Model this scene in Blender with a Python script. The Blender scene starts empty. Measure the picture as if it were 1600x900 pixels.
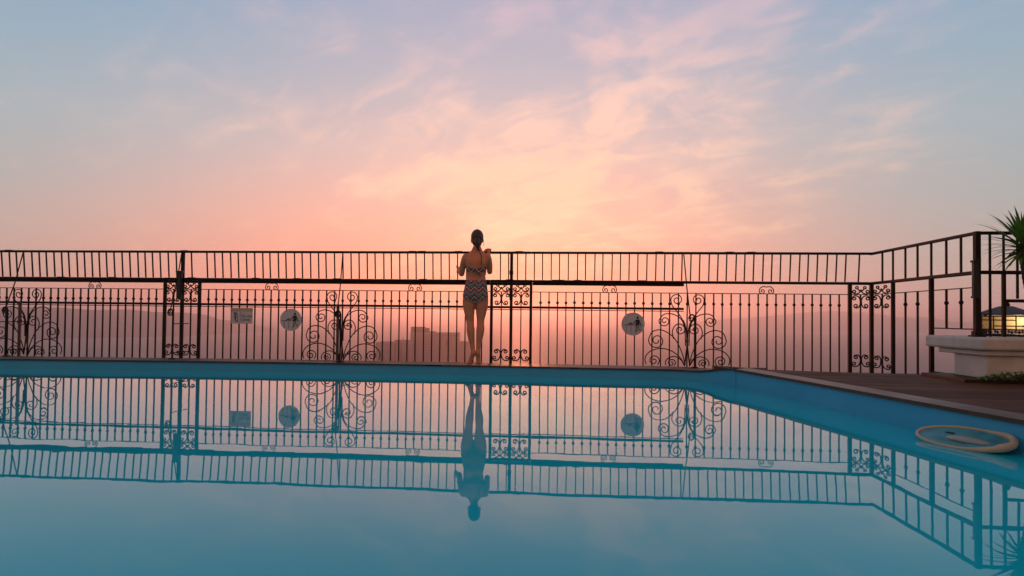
import bpy, bmesh, math, random
from mathutils import Vector, Matrix, Euler, noise as mnoise

random.seed(7)
SC = bpy.context.scene
COL = SC.collection
R = math.radians
PI = math.pi

# ------------------------------------------------------------------ camera
cam_d = bpy.data.cameras.new("camera")
cam = bpy.data.objects.new("camera", cam_d)
COL.objects.link(cam)
cam_d.sensor_width = 36.0
cam_d.lens = 20.25
cam_d.shift_y = 0.0168
cam_d.clip_start = 0.05
cam_d.clip_end = 200000
PITCH, ROLL = 0.0190, 0.0112
cam.matrix_world = (Matrix.Translation((0, 0, 0.73)) @ Euler((PI / 2 + PITCH, 0, 0)).to_matrix().to_4x4()
                    @ Matrix.Rotation(ROLL, 4, 'Z'))
SC.camera = cam

# ------------------------------------------------------------------ render / colour
SC.view_settings.view_transform = 'Standard'
SC.view_settings.look = 'None'
SC.view_settings.exposure = 0.0
SC.view_settings.gamma = 1.0
SC.view_settings.use_curve_mapping = False
SC.render.engine = 'CYCLES'
try:
    SC.cycles.use_denoising = True
    SC.cycles.denoiser = 'OPENIMAGEDENOISE'
    SC.cycles.denoising_input_passes = 'RGB_ALBEDO_NORMAL'
except Exception:
    pass
SC.cycles.max_bounces = 6
SC.cycles.diffuse_bounces = 3
SC.cycles.glossy_bounces = 4
SC.cycles.volume_bounces = 3
SC.cycles.caustics_reflective = False
SC.cycles.caustics_refractive = False
SC.cycles.sample_clamp_indirect = 4.0


def lin(r, g, b):
    def f(c):
        c /= 255.0
        return c / 12.92 if c <= 0.04045 else ((c + 0.055) / 1.055) ** 2.4
    return (f(r), f(g), f(b), 1.0)


class NT:
    """small helper for writing node graphs"""
    def __init__(s, tree):
        s.t = tree
        s.n = tree.nodes
        s.l = tree.links

    def new(s, typ, **kw):
        n = s.n.new(typ)
        for k, v in kw.items():
            setattr(n, k, v)
        return n

    def put(s, sock, v):
        if isinstance(v, bpy.types.NodeSocket):
            s.l.new(v, sock)
        else:
            sock.default_value = v

    def m(s, op, a, b=0.0, c=0.0, clamp=False):
        n = s.new('ShaderNodeMath', operation=op)
        n.use_clamp = clamp
        s.put(n.inputs[0], a)
        s.put(n.inputs[1], b)
        s.put(n.inputs[2], c)
        return n.outputs[0]

    def mix(s, f, a, b, blend='MIX'):
        n = s.new('ShaderNodeMix', data_type='RGBA', blend_type=blend)
        s.put(n.inputs[0], f)
        s.put(n.inputs[6], a)
        s.put(n.inputs[7], b)
        return n.outputs[2]

    def ramp(s, f, stops, interp='LINEAR'):
        n = s.new('ShaderNodeValToRGB')
        cr = n.color_ramp
        cr.interpolation = interp
        while len(cr.elements) < len(stops):
            cr.elements.new(0.5)
        for e, (p, c) in zip(cr.elements, stops):
            e.position = p
            e.color = c if len(c) == 4 else (*c, 1)
        s.put(n.inputs[0], f)
        return n.outputs[0]

    def smooth(s, v, a, b):
        n = s.new('ShaderNodeMapRange', interpolation_type='SMOOTHSTEP')
        s.put(n.inputs[0], v)
        n.inputs[1].default_value = a
        n.inputs[2].default_value = b
        n.inputs[3].default_value = 0
        n.inputs[4].default_value = 1
        return n.outputs[0]

    def noise(s, vec, scale, detail=4, rough=0.55, dist=0.0):
        n = s.new('ShaderNodeTexNoise')
        if vec is not None:
            s.l.new(vec, n.inputs['Vector'])
        n.inputs['Scale'].default_value = scale
        n.inputs['Detail'].default_value = detail
        n.inputs['Roughness'].default_value = rough
        n.inputs['Distortion'].default_value = dist
        return n.outputs[0]

    def comb(s, x, y, z):
        n = s.new('ShaderNodeCombineXYZ')
        for i, v in enumerate((x, y, z)):
            s.put(n.inputs[i], v)
        return n.outputs[0]


# ------------------------------------------------------------------ sky (world)
SUN_EL, SUN_AZ = 2.5, 1.0          # degrees; azimuth to the right of straight ahead (+Y)
world = bpy.data.worlds.new("World")
SC.world = world
world.use_nodes = True
g = NT(world.node_tree)
g.n.clear()
tc = g.new('ShaderNodeTexCoord')
sep = g.new('ShaderNodeSeparateXYZ')
g.l.new(tc.outputs['Generated'], sep.inputs[0])
dx, dy, dz = sep.outputs
zc = g.m('MAXIMUM', dz, 0.0)
hl = g.m('SQRT', g.m('ADD', g.m('MULTIPLY', dx, dx), g.m('MULTIPLY', dy, dy)))
az = g.m('MULTIPLY', g.m('ARCTAN2', dx, dy), 180 / PI)          # degrees from straight ahead
el = g.m('MULTIPLY', g.m('ARCSINE', dz), 180 / PI)
elc = g.m('MAXIMUM', el, 0.0)
e01 = g.m('DIVIDE', elc, 90.0)
side = g.ramp(e01, [(0.0, lin(190, 160, 150)), (0.05, lin(178, 168, 160)), (0.11, lin(164, 173, 173)),
                    (0.18, lin(158, 176, 184)), (0.27, lin(138, 168, 190)), (0.34, lin(124, 160, 190)), (0.50, lin(100, 122, 146)), (1.0, lin(92, 100, 116))])
cent = g.ramp(e01, [(0.0, lin(255, 146, 112)), (0.045, lin(255, 162, 136)), (0.10, lin(250, 178, 158)),
                    (0.17, lin(222, 188, 182)), (0.24, lin(192, 182, 190)), (0.31, lin(172, 173, 192)), (0.38, lin(156, 164, 190)), (0.55, lin(118, 116, 136)),
                    (1.0, lin(92, 100, 116))])
# azimuth weight: wide near the horizon, fanning in aloft
azc = g.m('SUBTRACT', az, g.m('ADD', -7.5, g.m('MULTIPLY', elc, 0.34)))
sg = g.m('SUBTRACT', 31.0, g.m('MULTIPLY', elc, 0.22))
aq = g.m('DIVIDE', azc, sg)
w = g.m('EXPONENT', g.m('MULTIPLY', g.m('POWER', g.m('ABSOLUTE', aq), 2.8), -0.8))
base = g.mix(w, side, cent)
# thin cloud: noise on a flat cloud layer overhead, drawn out away from the glow
k = g.m('DIVIDE', 1.0, g.m('ADD', zc, 0.30))
cx = g.m('MULTIPLY', dx, k)
cy = g.m('MULTIPLY', dy, k)
wv = g.noise(g.comb(cx, cy, 1.3), 0.9, 3, 0.5)
cv = g.comb(g.m('ADD', g.m('MULTIPLY', cx, 1.5), g.m('MULTIPLY', wv, 0.8)), g.m('ADD', g.m('MULTIPLY', cy, 1.5), g.m('MULTIPLY', cx, 0.30)), 3.7)
n1 = g.noise(cv, 2.3, 8, 0.56, 0.8)
n2 = g.noise(g.comb(g.m('ADD', g.m('MULTIPLY', cx, 1.2), g.m('MULTIPLY', cy, 0.4)), g.m('ADD', g.m('MULTIPLY', cy, 1.5), g.m('MULTIPLY', cx, 0.40)), 9.1), 4.6, 8, 0.56, 0.9)
ea = g.m('DIVIDE', g.m('SUBTRACT', az, g.m('ADD', 0.0, g.m('MULTIPLY', elc, 0.25))), 24.0)
ee = g.m('DIVIDE', g.m('SUBTRACT', el, 17.0), 13.0)
env = g.m('EXPONENT', g.m('MULTIPLY', g.m('ADD', g.m('MULTIPLY', ea, ea), g.m('MULTIPLY', ee, ee)), -0.8))
cs = g.m('ADD', g.m('ADD', g.m('MULTIPLY', n1, 0.55), g.m('MULTIPLY', n2, 0.5)), g.m('MULTIPLY', env, 0.16))
cl = g.smooth(cs, 0.55, 0.80)
clm = g.m('MULTIPLY', cl, g.m('ADD', g.m('MULTIPLY', env, 0.88), 0.14), clamp=True)
ccol = g.ramp(e01, [(0.0, lin(255, 190, 150)), (0.08, lin(255, 210, 174)), (0.17, lin(255, 208, 184)), (0.24, lin(242, 202, 192)), (0.31, lin(224, 190, 196)), (0.45, lin(180, 166, 180)), (1.0, lin(120, 118, 128))])
withc = g.mix(clm, base, ccol)
# soft glow of the sun behind the haze and cloud
ga = g.m('DIVIDE', g.m('SUBTRACT', az, 2.0), 10.5)
ge = g.m('DIVIDE', g.m('SUBTRACT', el, 10.5), 6.0)
glow = g.m('MULTIPLY', g.m('EXPONENT', g.m('MULTIPLY', g.m('ADD', g.m('MULTIPLY', ga, ga), g.m('MULTIPLY', ge, ge)), -0.9)), g.m('ADD', 0.32, g.m('MULTIPLY', cl, 0.50)))
sky = g.mix(glow, withc, lin(255, 206, 174))
# the unseen half of the dusk sky behind the camera
backw = g.smooth(dy, 0.15, -0.5)
sky = g.mix(backw, sky, lin(170, 134, 118))
bg1 = g.new('ShaderNodeBackground')
g.l.new(sky, bg1.inputs[0])
bg1.inputs[1].default_value = 1.06
nish = g.new('ShaderNodeTexSky', sky_type='NISHITA')
nish.sun_disc = False
nish.sun_elevation = R(SUN_EL)
nish.sun_rotation = R(SUN_AZ)
nish.dust_density = 4.0
bg2 = g.new('ShaderNodeBackground')
g.l.new(nish.outputs[0], bg2.inputs[0])
bg2.inputs[1].default_value = 0.008
addb = g.new('ShaderNodeAddShader')
g.l.new(bg1.outputs[0], addb.inputs[0])
g.l.new(bg2.outputs[0], addb.inputs[1])
wo = g.new('ShaderNodeOutputWorld')
g.l.new(addb.outputs[0], wo.inputs[0])

# ------------------------------------------------------------------ sun
sd = bpy.data.lights.new("sun", 'SUN')
sd.energy = 1.7
sd.angle = R(3)
sd.color = (1.0, 0.28, 0.13)
sun = bpy.data.objects.new("sun", sd)
COL.objects.link(sun)
sv = Vector((math.sin(R(SUN_AZ)) * math.cos(R(SUN_EL)), math.cos(R(SUN_AZ)) * math.cos(R(SUN_EL)), math.sin(R(SUN_EL))))
sun.rotation_euler = sv.to_track_quat('Z', 'Y').to_euler()
sun.location = (0, 20, 12)

HAZE_DENSITY = 0.00035
HAZE_COLOR = (1.0, 0.86, 0.84, 1)
HAZE_ANISO = 0.68


# ------------------------------------------------------------------ materials
MATS = {}


def mat(name, col, rough=0.5, metal=0.0, spec=0.5, var=0.0, vscale=8.0, bump=0.0, bscale=60.0):
    if name in MATS:
        return MATS[name]
    m = bpy.data.materials.new(name)
    m.use_nodes = True
    h = NT(m.node_tree)
    p = h.n['Principled BSDF']
    c = (*col[:3], 1)
    p.inputs['Base Color'].default_value = c
    p.inputs['Roughness'].default_value = rough
    p.inputs['Metallic'].default_value = metal
    p.inputs['Specular IOR Level'].default_value = spec
    if var or bump:
        t = h.new('ShaderNodeTexCoord')
    if var:
        nz = h.noise(t.outputs['Object'], vscale, 5, 0.6)
        f = h.smooth(nz, 0.3, 0.7)
        a = tuple(x * (1 - var) for x in c[:3]) + (1,)
        b = tuple(min(1, x * (1 + var)) for x in c[:3]) + (1,)
        h.l.new(h.mix(f, a, b), p.inputs['Base Color'])
        h.l.new(h.m('ADD', rough - 0.08, h.m('MULTIPLY', nz, 0.16)), p.inputs['Roughness'])
    if bump:
        nb = h.noise(t.outputs['Object'], bscale, 4, 0.6)
        bn = h.new('ShaderNodeBump')
        bn.inputs['Strength'].default_value = bump
        bn.inputs['Distance'].default_value = 0.02
        h.l.new(nb, bn.inputs['Height'])
        h.l.new(bn.outputs[0], p.inputs['Normal'])
    MATS[name] = m
    return m


M_IRON = mat('wrought_iron', (0.014, 0.008, 0.007), 0.6, 0.0, 0.2, 0.35, 14, 0.15, 90)
M_TUBE = mat('grey_tube', (0.085, 0.062, 0.058), 0.5, 0.0, 0.4, 0.2, 10)
M_PLASTER = mat('white_plaster', (0.62, 0.58, 0.55), 0.8, 0, 0.3, 0.10, 5, 0.2, 40)
M_BOXMET = mat('dark_box_metal', (0.02, 0.018, 0.018), 0.45, 0, 0.4)
M_SIGN = mat('sign_face', (0.62, 0.55, 0.56), 0.4, 0, 0.4, 0.06, 12)
M_SIGNTOP = mat('sign_header', (0.52, 0.38, 0.27), 0.45, 0, 0.4, 0.06, 12)
M_BLACK = mat('sign_black', (0.015, 0.013, 0.014), 0.5)
M_SKIN = mat('skin', (0.70, 0.235, 0.115), 0.5, 0, 0.35, 0.08, 9)
M_HAIR = mat('brown_hair', (0.065, 0.025, 0.014), 0.45, 0, 0.5, 0.4, 40, 0.3, 120)
M_CORD = mat('dark_cord', (0.03, 0.02, 0.03), 0.7)
M_BARK = mat('palm_bark', (0.10, 0.07, 0.05), 0.9, 0, 0.2, 0.4, 30, 0.6, 60)
M_LEAF = mat('palm_leaf', (0.10, 0.24, 0.035), 0.45, 0, 0.4, 0.45, 7)
M_GROUNDCOVER = mat('ground_cover_leaf', (0.11, 0.20, 0.05), 0.5, 0, 0.3, 0.5, 12)
M_POT = mat('clay_pot', (0.25, 0.12, 0.07), 0.8, 0, 0.2, 0.2, 10)
M_LROOF = mat('lantern_roof', (0.10, 0.085, 0.085), 0.55, 0, 0.4, 0.2, 20)
M_FLOAT = mat('white_plastic', (0.52, 0.41, 0.29), 0.4, 0, 0.5, 0.10, 14)
M_FLOAT2 = mat('faded_plastic', (0.34, 0.38, 0.34), 0.4, 0, 0.5, 0.12, 14)
M_CONC = mat('terrace_concrete', (0.22, 0.19, 0.18), 0.8, 0, 0.3, 0.2, 3)
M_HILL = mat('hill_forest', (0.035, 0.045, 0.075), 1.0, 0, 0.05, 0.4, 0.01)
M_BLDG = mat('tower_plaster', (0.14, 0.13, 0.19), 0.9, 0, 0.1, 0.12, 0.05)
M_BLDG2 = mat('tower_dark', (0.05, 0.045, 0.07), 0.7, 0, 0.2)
M_BOAT = mat('boat_hull', (0.06, 0.05, 0.05), 0.6)


def wood_mat(name, board, ang, c1, c2, rough=0.32, gapc=(0.008, 0.006, 0.005, 1), spec=0.3):
    m = bpy.data.materials.new(name)
    m.use_nodes = True
    h = NT(m.node_tree)
    p = h.n['Principled BSDF']
    t = h.new('ShaderNodeTexCoord')
    mp = h.new('ShaderNodeMapping')
    mp.inputs['Rotation'].default_value = (0, 0, ang)
    h.l.new(t.outputs['Object'], mp.inputs[0])
    s = h.new('ShaderNodeSeparateXYZ')
    h.l.new(mp.outputs[0], s.inputs[0])
    row = h.m('DIVIDE', s.outputs[1], board)
    fr = h.m('FRACT', row)
    idx = h.m('FLOOR', row)
    # gap between boards
    gap = h.m('LESS_THAN', h.m('MINIMUM', fr, h.m('SUBTRACT', 1.0, fr)), 0.035)
    wn = h.new('ShaderNodeTexWhiteNoise', noise_dimensions='1D')
    h.l.new(idx, wn.inputs['W'])
    gv = h.comb(h.m('ADD', h.m('MULTIPLY', s.outputs[0], 1.2), h.m('MULTIPLY', idx, 3.17)), h.m('MULTIPLY', s.outputs[1], 22.0), 0)
    gr = h.noise(gv, 3.0, 6, 0.65, 0.4)
    stain = h.noise(mp.outputs[0], 1.3, 5, 0.6)
    f = h.m('ADD', h.m('MULTIPLY', h.smooth(gr, 0.3, 0.7), 0.5), h.m('MULTIPLY', wn.outputs[0], 0.5), clamp=True)
    col = h.mix(f, c1, c2)
    col = h.mix(h.m('MULTIPLY', h.smooth(stain, 0.45, 0.7), 0.45), col, (0.03, 0.02, 0.018, 1))
    col = h.mix(gap, col, gapc)
    p.inputs['Specular IOR Level'].default_value = spec
    h.l.new(col, p.inputs['Base Color'])
    h.l.new(h.m('ADD', rough - 0.1, h.m('MULTIPLY', stain, 0.35)), p.inputs['Roughness'])
    bn = h.new('ShaderNodeBump')
    bn.inputs['Strength'].default_value = 0.35
    bn.inputs['Distance'].default_value = 0.006
    h.l.new(h.m('SUBTRACT', h.m('MULTIPLY', gr, 0.4), gap), bn.inputs['Height'])
    h.l.new(bn.outputs[0], p.inputs['Normal'])
    return m


M_DECK = wood_mat('deck_wood', 0.115, R(6), (0.014, 0.006, 0.004, 1), (0.20, 0.092, 0.056, 1), 0.60, spec=0.12)
M_COPING = wood_mat('coping_wood', 0.10, R(96), (0.06, 0.032, 0.023, 1), (0.12, 0.066, 0.047, 1), 0.32, (0.085, 0.052, 0.040, 1), 0.4)
M_RIMWOOD = wood_mat('rim_wood', 0.14, R(1), (0.05, 0.03, 0.022, 1), (0.10, 0.062, 0.045, 1), 0.45)


def pool_wall_mat():
    m = bpy.data.materials.new('pool_wall_blue')
    m.use_nodes = True
    h = NT(m.node_tree)
    p = h.n['Principled BSDF']
    t = h.new('ShaderNodeTexCoord')
    nz = h.noise(t.outputs['Object'], 1.6, 5, 0.6)
    h.l.new(h.mix(h.smooth(nz, 0.3, 0.7), (0.055, 0.41, 0.68, 1), (0.075, 0.45, 0.72, 1)), p.inputs['Base Color'])
    p.inputs['Roughness'].default_value = 0.55
    p.inputs['Specular IOR Level'].default_value = 0.3
    return m


M_POOL = pool_wall_mat()


def water_mat():
    m = bpy.data.materials.new('pool_water')
    m.use_nodes = True
    h = NT(m.node_tree)
    h.n.clear()
    t = h.new('ShaderNodeTexCoord')
    mp = h.new('ShaderNodeMapping')
    mp.inputs['Scale'].default_value = (1.0, 0.7, 1.0)
    h.l.new(t.outputs['Object'], mp.inputs[0])
    a = h.noise(mp.outputs[0], 1.1, 2, 0.5)
    b = h.noise(mp.outputs[0], 5.0, 2, 0.5)
    c = h.noise(mp.outputs[0], 0.5, 2, 0.5)
    bn = h.new('ShaderNodeBump')
    bn.inputs['Strength'].default_value = 1.0
    bn.inputs['Distance'].default_value = 0.0015
    h.l.new(h.m('ADD', h.m('ADD', a, h.m('MULTIPLY', b, 0.11)), c), bn.inputs['Height'])
    fr = h.new('ShaderNodeFresnel')
    fr.inputs['IOR'].default_value = 1.33
    h.l.new(bn.outputs[0], fr.inputs['Normal'])
    k = h.m('SUBTRACT', h.m('MULTIPLY', fr.outputs[0], 1.42), 0.055, clamp=True)
    df = h.new('ShaderNodeBsdfDiffuse')
    big = h.noise(t.outputs['Object'], 0.35, 3, 0.5)
    h.l.new(h.mix(big, (0.003, 0.49, 0.65, 1), (0.005, 0.56, 0.72, 1)), df.inputs[0])
    gl = h.new('ShaderNodeBsdfGlossy')
    gl.inputs['Roughness'].default_value = 0.0
    gl.inputs[0].default_value = (0.97, 0.98, 1.0, 1)
    h.l.new(bn.outputs[0], gl.inputs['Normal'])
    mx = h.new('ShaderNodeMixShader')
    h.l.new(k, mx.inputs[0])
    h.l.new(df.outputs[0], mx.inputs[1])
    h.l.new(gl.outputs[0], mx.inputs[2])
    o = h.new('ShaderNodeOutputMaterial')
    h.l.new(mx.outputs[0], o.inputs[0])
    return m


M_WATER = water_mat()


def sea_mat():
    m = bpy.data.materials.new('sea_water')
    m.use_nodes = True
    h = NT(m.node_tree)
    p = h.n['Principled BSDF']
    p.inputs['Base Color'].default_value = (0.08, 0.08, 0.09, 1)
    p.inputs['Roughness'].default_value = 0.55
    p.inputs['Specular IOR Level'].default_value = 0.3
    p.inputs['IOR'].default_value = 1.33
    t = h.new('ShaderNodeTexCoord')
    a = h.noise(t.outputs['Object'], 0.05, 4, 0.6)
    bn = h.new('ShaderNodeBump')
    bn.inputs['Strength'].default_value = 0.5
    bn.inputs['Distance'].default_value = 1.0
    h.l.new(a, bn.inputs['Height'])
    h.l.new(bn.outputs[0], p.inputs['Normal'])
    return m


M_SEA = sea_mat()


def glow_mat(name, col, strength):
    m = bpy.data.materials.new(name)
    m.use_nodes = True
    p = m.node_tree.nodes['Principled BSDF']
    p.inputs['Base Color'].default_value = (0.6, 0.5, 0.35, 1)
    p.inputs['Emission Color'].default_value = (*col, 1)
    p.inputs['Emission Strength'].default_value = strength
    return m


def pane_mat():
    m = bpy.data.materials.new('frosted_lantern_pane')
    m.use_nodes = True
    h = NT(m.node_tree)
    h.n.clear()
    tl = h.new('ShaderNodeBsdfTranslucent')
    tl.inputs[0].default_value = (0.80, 0.74, 0.60, 1)
    tr = h.new('ShaderNodeBsdfTransparent')
    tr.inputs[0].default_value = (0.95, 0.85, 0.65, 1)
    a = h.new('ShaderNodeMixShader')
    a.inputs[0].default_value = 0.35
    h.l.new(tl.outputs[0], a.inputs[1])
    h.l.new(tr.outputs[0], a.inputs[2])
    o = h.new('ShaderNodeOutputMaterial')
    h.l.new(a.outputs[0], o.inputs[0])
    return m


M_PANE = pane_mat()
M_BULB = glow_mat('lamp_bulb', (1.0, 0.82, 0.5), 9.0)


def zigzag_mat():
    m = bpy.data.materials.new('zigzag_fabric')
    m.use_nodes = True
    h = NT(m.node_tree)
    p = h.n['Principled BSDF']
    t = h.new('ShaderNodeTexCoord')
    s = h.new('ShaderNodeSeparateXYZ')
    h.l.new(t.outputs['Object'], s.inputs[0])
    tri = h.m('PINGPONG', h.m('ADD', s.outputs[0], 5.013), 0.050)
    v = h.m('ADD', s.outputs[2], h.m('MULTIPLY', tri, 1.15))
    f = h.m('FRACT', h.m('DIVIDE', v, 0.118))
    col = h.ramp(f, [(0.0, (0.027, 0.017, 0.043)), (0.14, (0.538, 0.521, 0.304)), (0.24, (0.391, 0.027, 0.087)), (0.38, (0.017, 0.013, 0.035)),
                     (0.50, (0.104, 0.347, 0.330)), (0.62, (0.027, 0.017, 0.043)), (0.72, (0.564, 0.312, 0.104)), (0.82, (0.174, 0.035, 0.174)), (0.92, (0.434, 0.087, 0.139))], 'CONSTANT')
    h.l.new(col, p.inputs['Base Color'])
    p.inputs['Roughness'].default_value = 0.75
    return m


M_ZIG = zigzag_mat()


# ------------------------------------------------------------------ mesh builder
class MB:
    def __init__(s):
        s.v = []
        s.f = []

    def add(s, vs, fs):
        o = len(s.v)
        s.v += [Vector(v) for v in vs]
        s.f += [tuple(o + i for i in f) for f in fs]
        return s

    def box(s, c, size, rz=0.0, bevel=0.0):
        hx, hy, hz = (x / 2 for x in size)
        b = min(bevel, hx * .9, hy * .9, hz * .9)
        if b > 0:
            bm = bmesh.new()
            bmesh.ops.create_cube(bm, size=1)
            bmesh.ops.scale(bm, vec=size, verts=bm.verts)
            bmesh.ops.bevel(bm, geom=bm.edges[:], offset=b, segments=2, affect='EDGES', profile=0.5)
            bm.verts.index_update()
            vs = [v.co.copy() for v in bm.verts]
            fs = [tuple(v.index for v in f.verts) for f in bm.faces]
            bm.free()
        else:
            vs = [Vector((x, y, z)) for x in (-hx, hx) for y in (-hy, hy) for z in (-hz, hz)]
            fs = [(0, 1, 3, 2), (4, 6, 7, 5), (0, 4, 5, 1), (2, 3, 7, 6), (0, 2, 6, 4), (1, 5, 7, 3)]
        rm = Matrix.Rotation(rz, 3, 'Z')
        c = Vector(c)
        return s.add([rm @ v + c for v in vs], fs)

    def tube(s, pts, r, n=8, cap=True, flat=None):
        pts = [Vector(p) for p in pts]
        rs = r if isinstance(r, (list, tuple)) else [r] * len(pts)
        tang = []
        for i in range(len(pts)):
            a = pts[max(i - 1, 0)]
            b = pts[min(i + 1, len(pts) - 1)]
            t = (b - a)
            tang.append(t.normalized() if t.length > 1e-9 else Vector((0, 0, 1)))
        up = Vector((0, 1, 0)) if abs(tang[0].y) < 0.9 else Vector((1, 0, 0))
        nrm = (up - tang[0] * up.dot(tang[0])).normalized()
        vs, fs = [], []
        for i, p in enumerate(pts):
            nrm = (nrm - tang[i] * nrm.dot(tang[i])).normalized()
            bi = tang[i].cross(nrm)
            rr = rs[i]
            ra, rb = (rr if isinstance(rr, tuple) else (rr, rr))
            for k in range(n):
                a = 2 * PI * (k + 0.5) / n
                vs.append(p + nrm * (math.cos(a) * ra) + bi * (math.sin(a) * rb))
        for i in range(len(pts) - 1):
            for k in range(n):
                k2 = (k + 1) % n
                fs.append((i * n + k, i * n + k2, (i + 1) * n + k2, (i + 1) * n + k))
        if cap:
            fs.append(tuple(range(n - 1, -1, -1)))
            e = (len(pts) - 1) * n
            fs.append(tuple(e + k for k in range(n)))
        return s.add(vs, fs)

    def ball(s, c, r, nu=12, nv=8, rot=None):
        rx, ry, rz = r if isinstance(r, (tuple, list)) else (r, r, r)
        c = Vector(c)
        vs = [Vector((0, 0, rz))]
        for j in range(1, nv):
            ph = PI * j / nv
            for i in range(nu):
                a = 2 * PI * i / nu
                vs.append(Vector((rx * math.sin(ph) * math.cos(a), ry * math.sin(ph) * math.sin(a), rz * math.cos(ph))))
        vs.append(Vector((0, 0, -rz)))
        fs = [(0, 1 + i, 1 + (i + 1) % nu) for i in range(nu)]
        for j in range(nv - 2):
            for i in range(nu):
                a = 1 + j * nu + i
                b = 1 + j * nu + (i + 1) % nu
                fs.append((a, a + nu, b + nu, b))
        e = len(vs) - 1
        o = 1 + (nv - 2) * nu
        fs += [(o + i, e, o + (i + 1) % nu) for i in range(nu)]
        if rot is not None:
            vs = [rot @ v for v in vs]
        return s.add([v + c for v in vs], fs)

    def prism(s, poly, z0, z1):
        n = len(poly)
        vs = [(x, y, z0) for x, y in poly] + [(x, y, z1) for x, y in poly]
        fs = [tuple(range(n))[::-1], tuple(range(n, 2 * n))]
        fs += [(i, (i + 1) % n, n + (i + 1) % n, n + i) for i in range(n)]
        return s.add(vs, fs)

    def plate(s, poly, y0, y1):
        """outline in the local x/z plane with thickness along y"""
        n = len(poly)
        vs = [(x, y0, z) for x, z in poly] + [(x, y1, z) for x, z in poly]
        fs = [tuple(range(n)), tuple(range(n, 2 * n))[::-1]]
        fs += [(i, n + i, n + (i + 1) % n, (i + 1) % n) for i in range(n)]
        return s.add(vs, fs)

    def build(s, name, m, parent=None, smooth=False, fix=True):
        me = bpy.data.meshes.new(name)
        me.from_pydata([tuple(v) for v in s.v], [], s.f)
        if fix:
            bm = bmesh.new()
            bm.from_mesh(me)
            bmesh.ops.recalc_face_normals(bm, faces=bm.faces)
            bm.to_mesh(me)
            bm.free()
        me.materials.append(m)
        if smooth:
            me.polygons.foreach_set('use_smooth', [True] * len(me.polygons))
        me.update()
        o = bpy.data.objects.new(name, me)
        COL.objects.link(o)
        if parent is not None:
            o.parent = parent
        return o


def tag(o, label=None, cat=None, group=None, kind=None):
    if label:
        o['label'] = label
    if cat:
        o['category'] = cat
    if group:
        o['group'] = group
    if kind:
        o['kind'] = kind
    return o


def thing(name, label, cat, loc=(0, 0, 0), rz=0.0, group=None):
    o = bpy.data.objects.new(name, None)
    o.empty_display_size = 0.1
    COL.objects.link(o)
    o.location = loc
    o.rotation_euler = (0, 0, rz)
    return tag(o, label, cat, group)


def copy_of(o, parent, loc=None, name=None):
    c = o.copy()
    COL.objects.link(c)
    c.parent = parent
    if loc is not None:
        c.location = loc
    for ch in list(o.children):
        copy_of(ch, c)
    return c


def catmull(pts, n=6):
    P = [Vector(p) for p in pts]
    P = [P[0] * 2 - P[1]] + P + [P[-1] * 2 - P[-2]]
    out = []
    for i in range(1, len(P) - 2):
        p0, p1, p2, p3 = P[i - 1], P[i], P[i + 1], P[i + 2]
        for k in range(n):
            t = k / n
            out.append(0.5 * ((2 * p1) + (-p0 + p2) * t + (2 * p0 - 5 * p1 + 4 * p2 - p3) * t * t + (-p0 + 3 * p1 - 3 * p2 + p3) * t ** 3))
    out.append(P[-2].copy())
    return out


def scroll_path(pts, cen, sign, turns, end=0.16, n=5, step=0.28):
    """2-D path: smooth curve through pts, then a spiral about cen starting at the last point"""
    base = catmull([(p[0], p[1], 0) for p in pts], n) if len(pts) > 1 else [Vector((*pts[0], 0))]
    c = Vector((cen[0], cen[1], 0))
    d = base[-1] - c
    r0 = d.length
    a0 = math.atan2(d.y, d.x)
    tot = turns * 2 * PI
    N = max(6, int(tot / step))
    for i in range(1, N + 1):
        t = i / N
        r = r0 * (1 - (1 - end) * t)
        a = a0 + sign * tot * t
        base.append(c + Vector((math.cos(a) * r, math.sin(a) * r, 0)))
    return [(p.x, p.y) for p in base]


# ================================================================== SETTING
# --- sea and hills far below the roof terrace
SEA_Z = -90.0
mb = MB()
N = 96
ring = [0, 300, 800, 2000, 5000, 12000, 25000, 40000]
vs = [(0, 0, SEA_Z)]
for rr in ring[1:]:
    for i in range(N):
        a = 2 * PI * i / N
        vs.append((rr * math.cos(a), rr * math.sin(a), SEA_Z))
fs = [(0, 1 + i, 1 + (i + 1) % N) for i in range(N)]
for j in range(len(ring) - 2):
    for i in range(N):
        a = 1 + j * N + i
        b = 1 + j * N + (i + 1) % N
        fs.append((a, a + N, b + N, b))
mb.add(vs, fs)
tag(mb.build('sea', M_SEA, fix=False), kind='structure')


def hz(px):
    return 494 + 0.0112 * (px - 800)


def hill(name, cols, crest_back, back, rough, seed):
    """cols: (bearing column, crest height above the roof terrace in m, distance of the shore in m)"""
    mb = MB()
    rows = 26
    fine = []
    for i in range(len(cols) - 1):
        a, b = cols[i], cols[i + 1]
        k = 10
        for t in range(k):
            u = t / k
            fine.append(tuple(a[q] + (b[q] - a[q]) * u for q in range(3)))
    fine.append(cols[-1])
    for (px, top, ds) in fine:
        tx = (px - 800) / 900
        for j in range(rows):
            u = j / (rows - 1)
            d = ds + back * u
            uc = crest_back / back
            s = (u / uc) if u < uc else max(0.0, 1 - (u - uc) / (1 - uc))
            prof = s * s * (3 - 2 * s) * 0.45 + s * 0.55
            h = SEA_Z - 2 + (top - SEA_Z + 2) * prof
            nn = mnoise.fractal(Vector((tx * d * 0.004 + seed, d * 0.004, seed)), 1.0, 2.1, 5)
            h += nn * rough * (0.15 + prof)
            mb.v.append(Vector((tx * d, d, h)))
    W = len(fine)
    for i in range(W - 1):
        for j in range(rows - 1):
            mb.f.append((i * rows + j, (i + 1) * rows + j, (i + 1) * rows + j + 1, i * rows + j + 1))
    return tag(mb.build(name, M_HILL, smooth=True), kind='structure')


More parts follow.
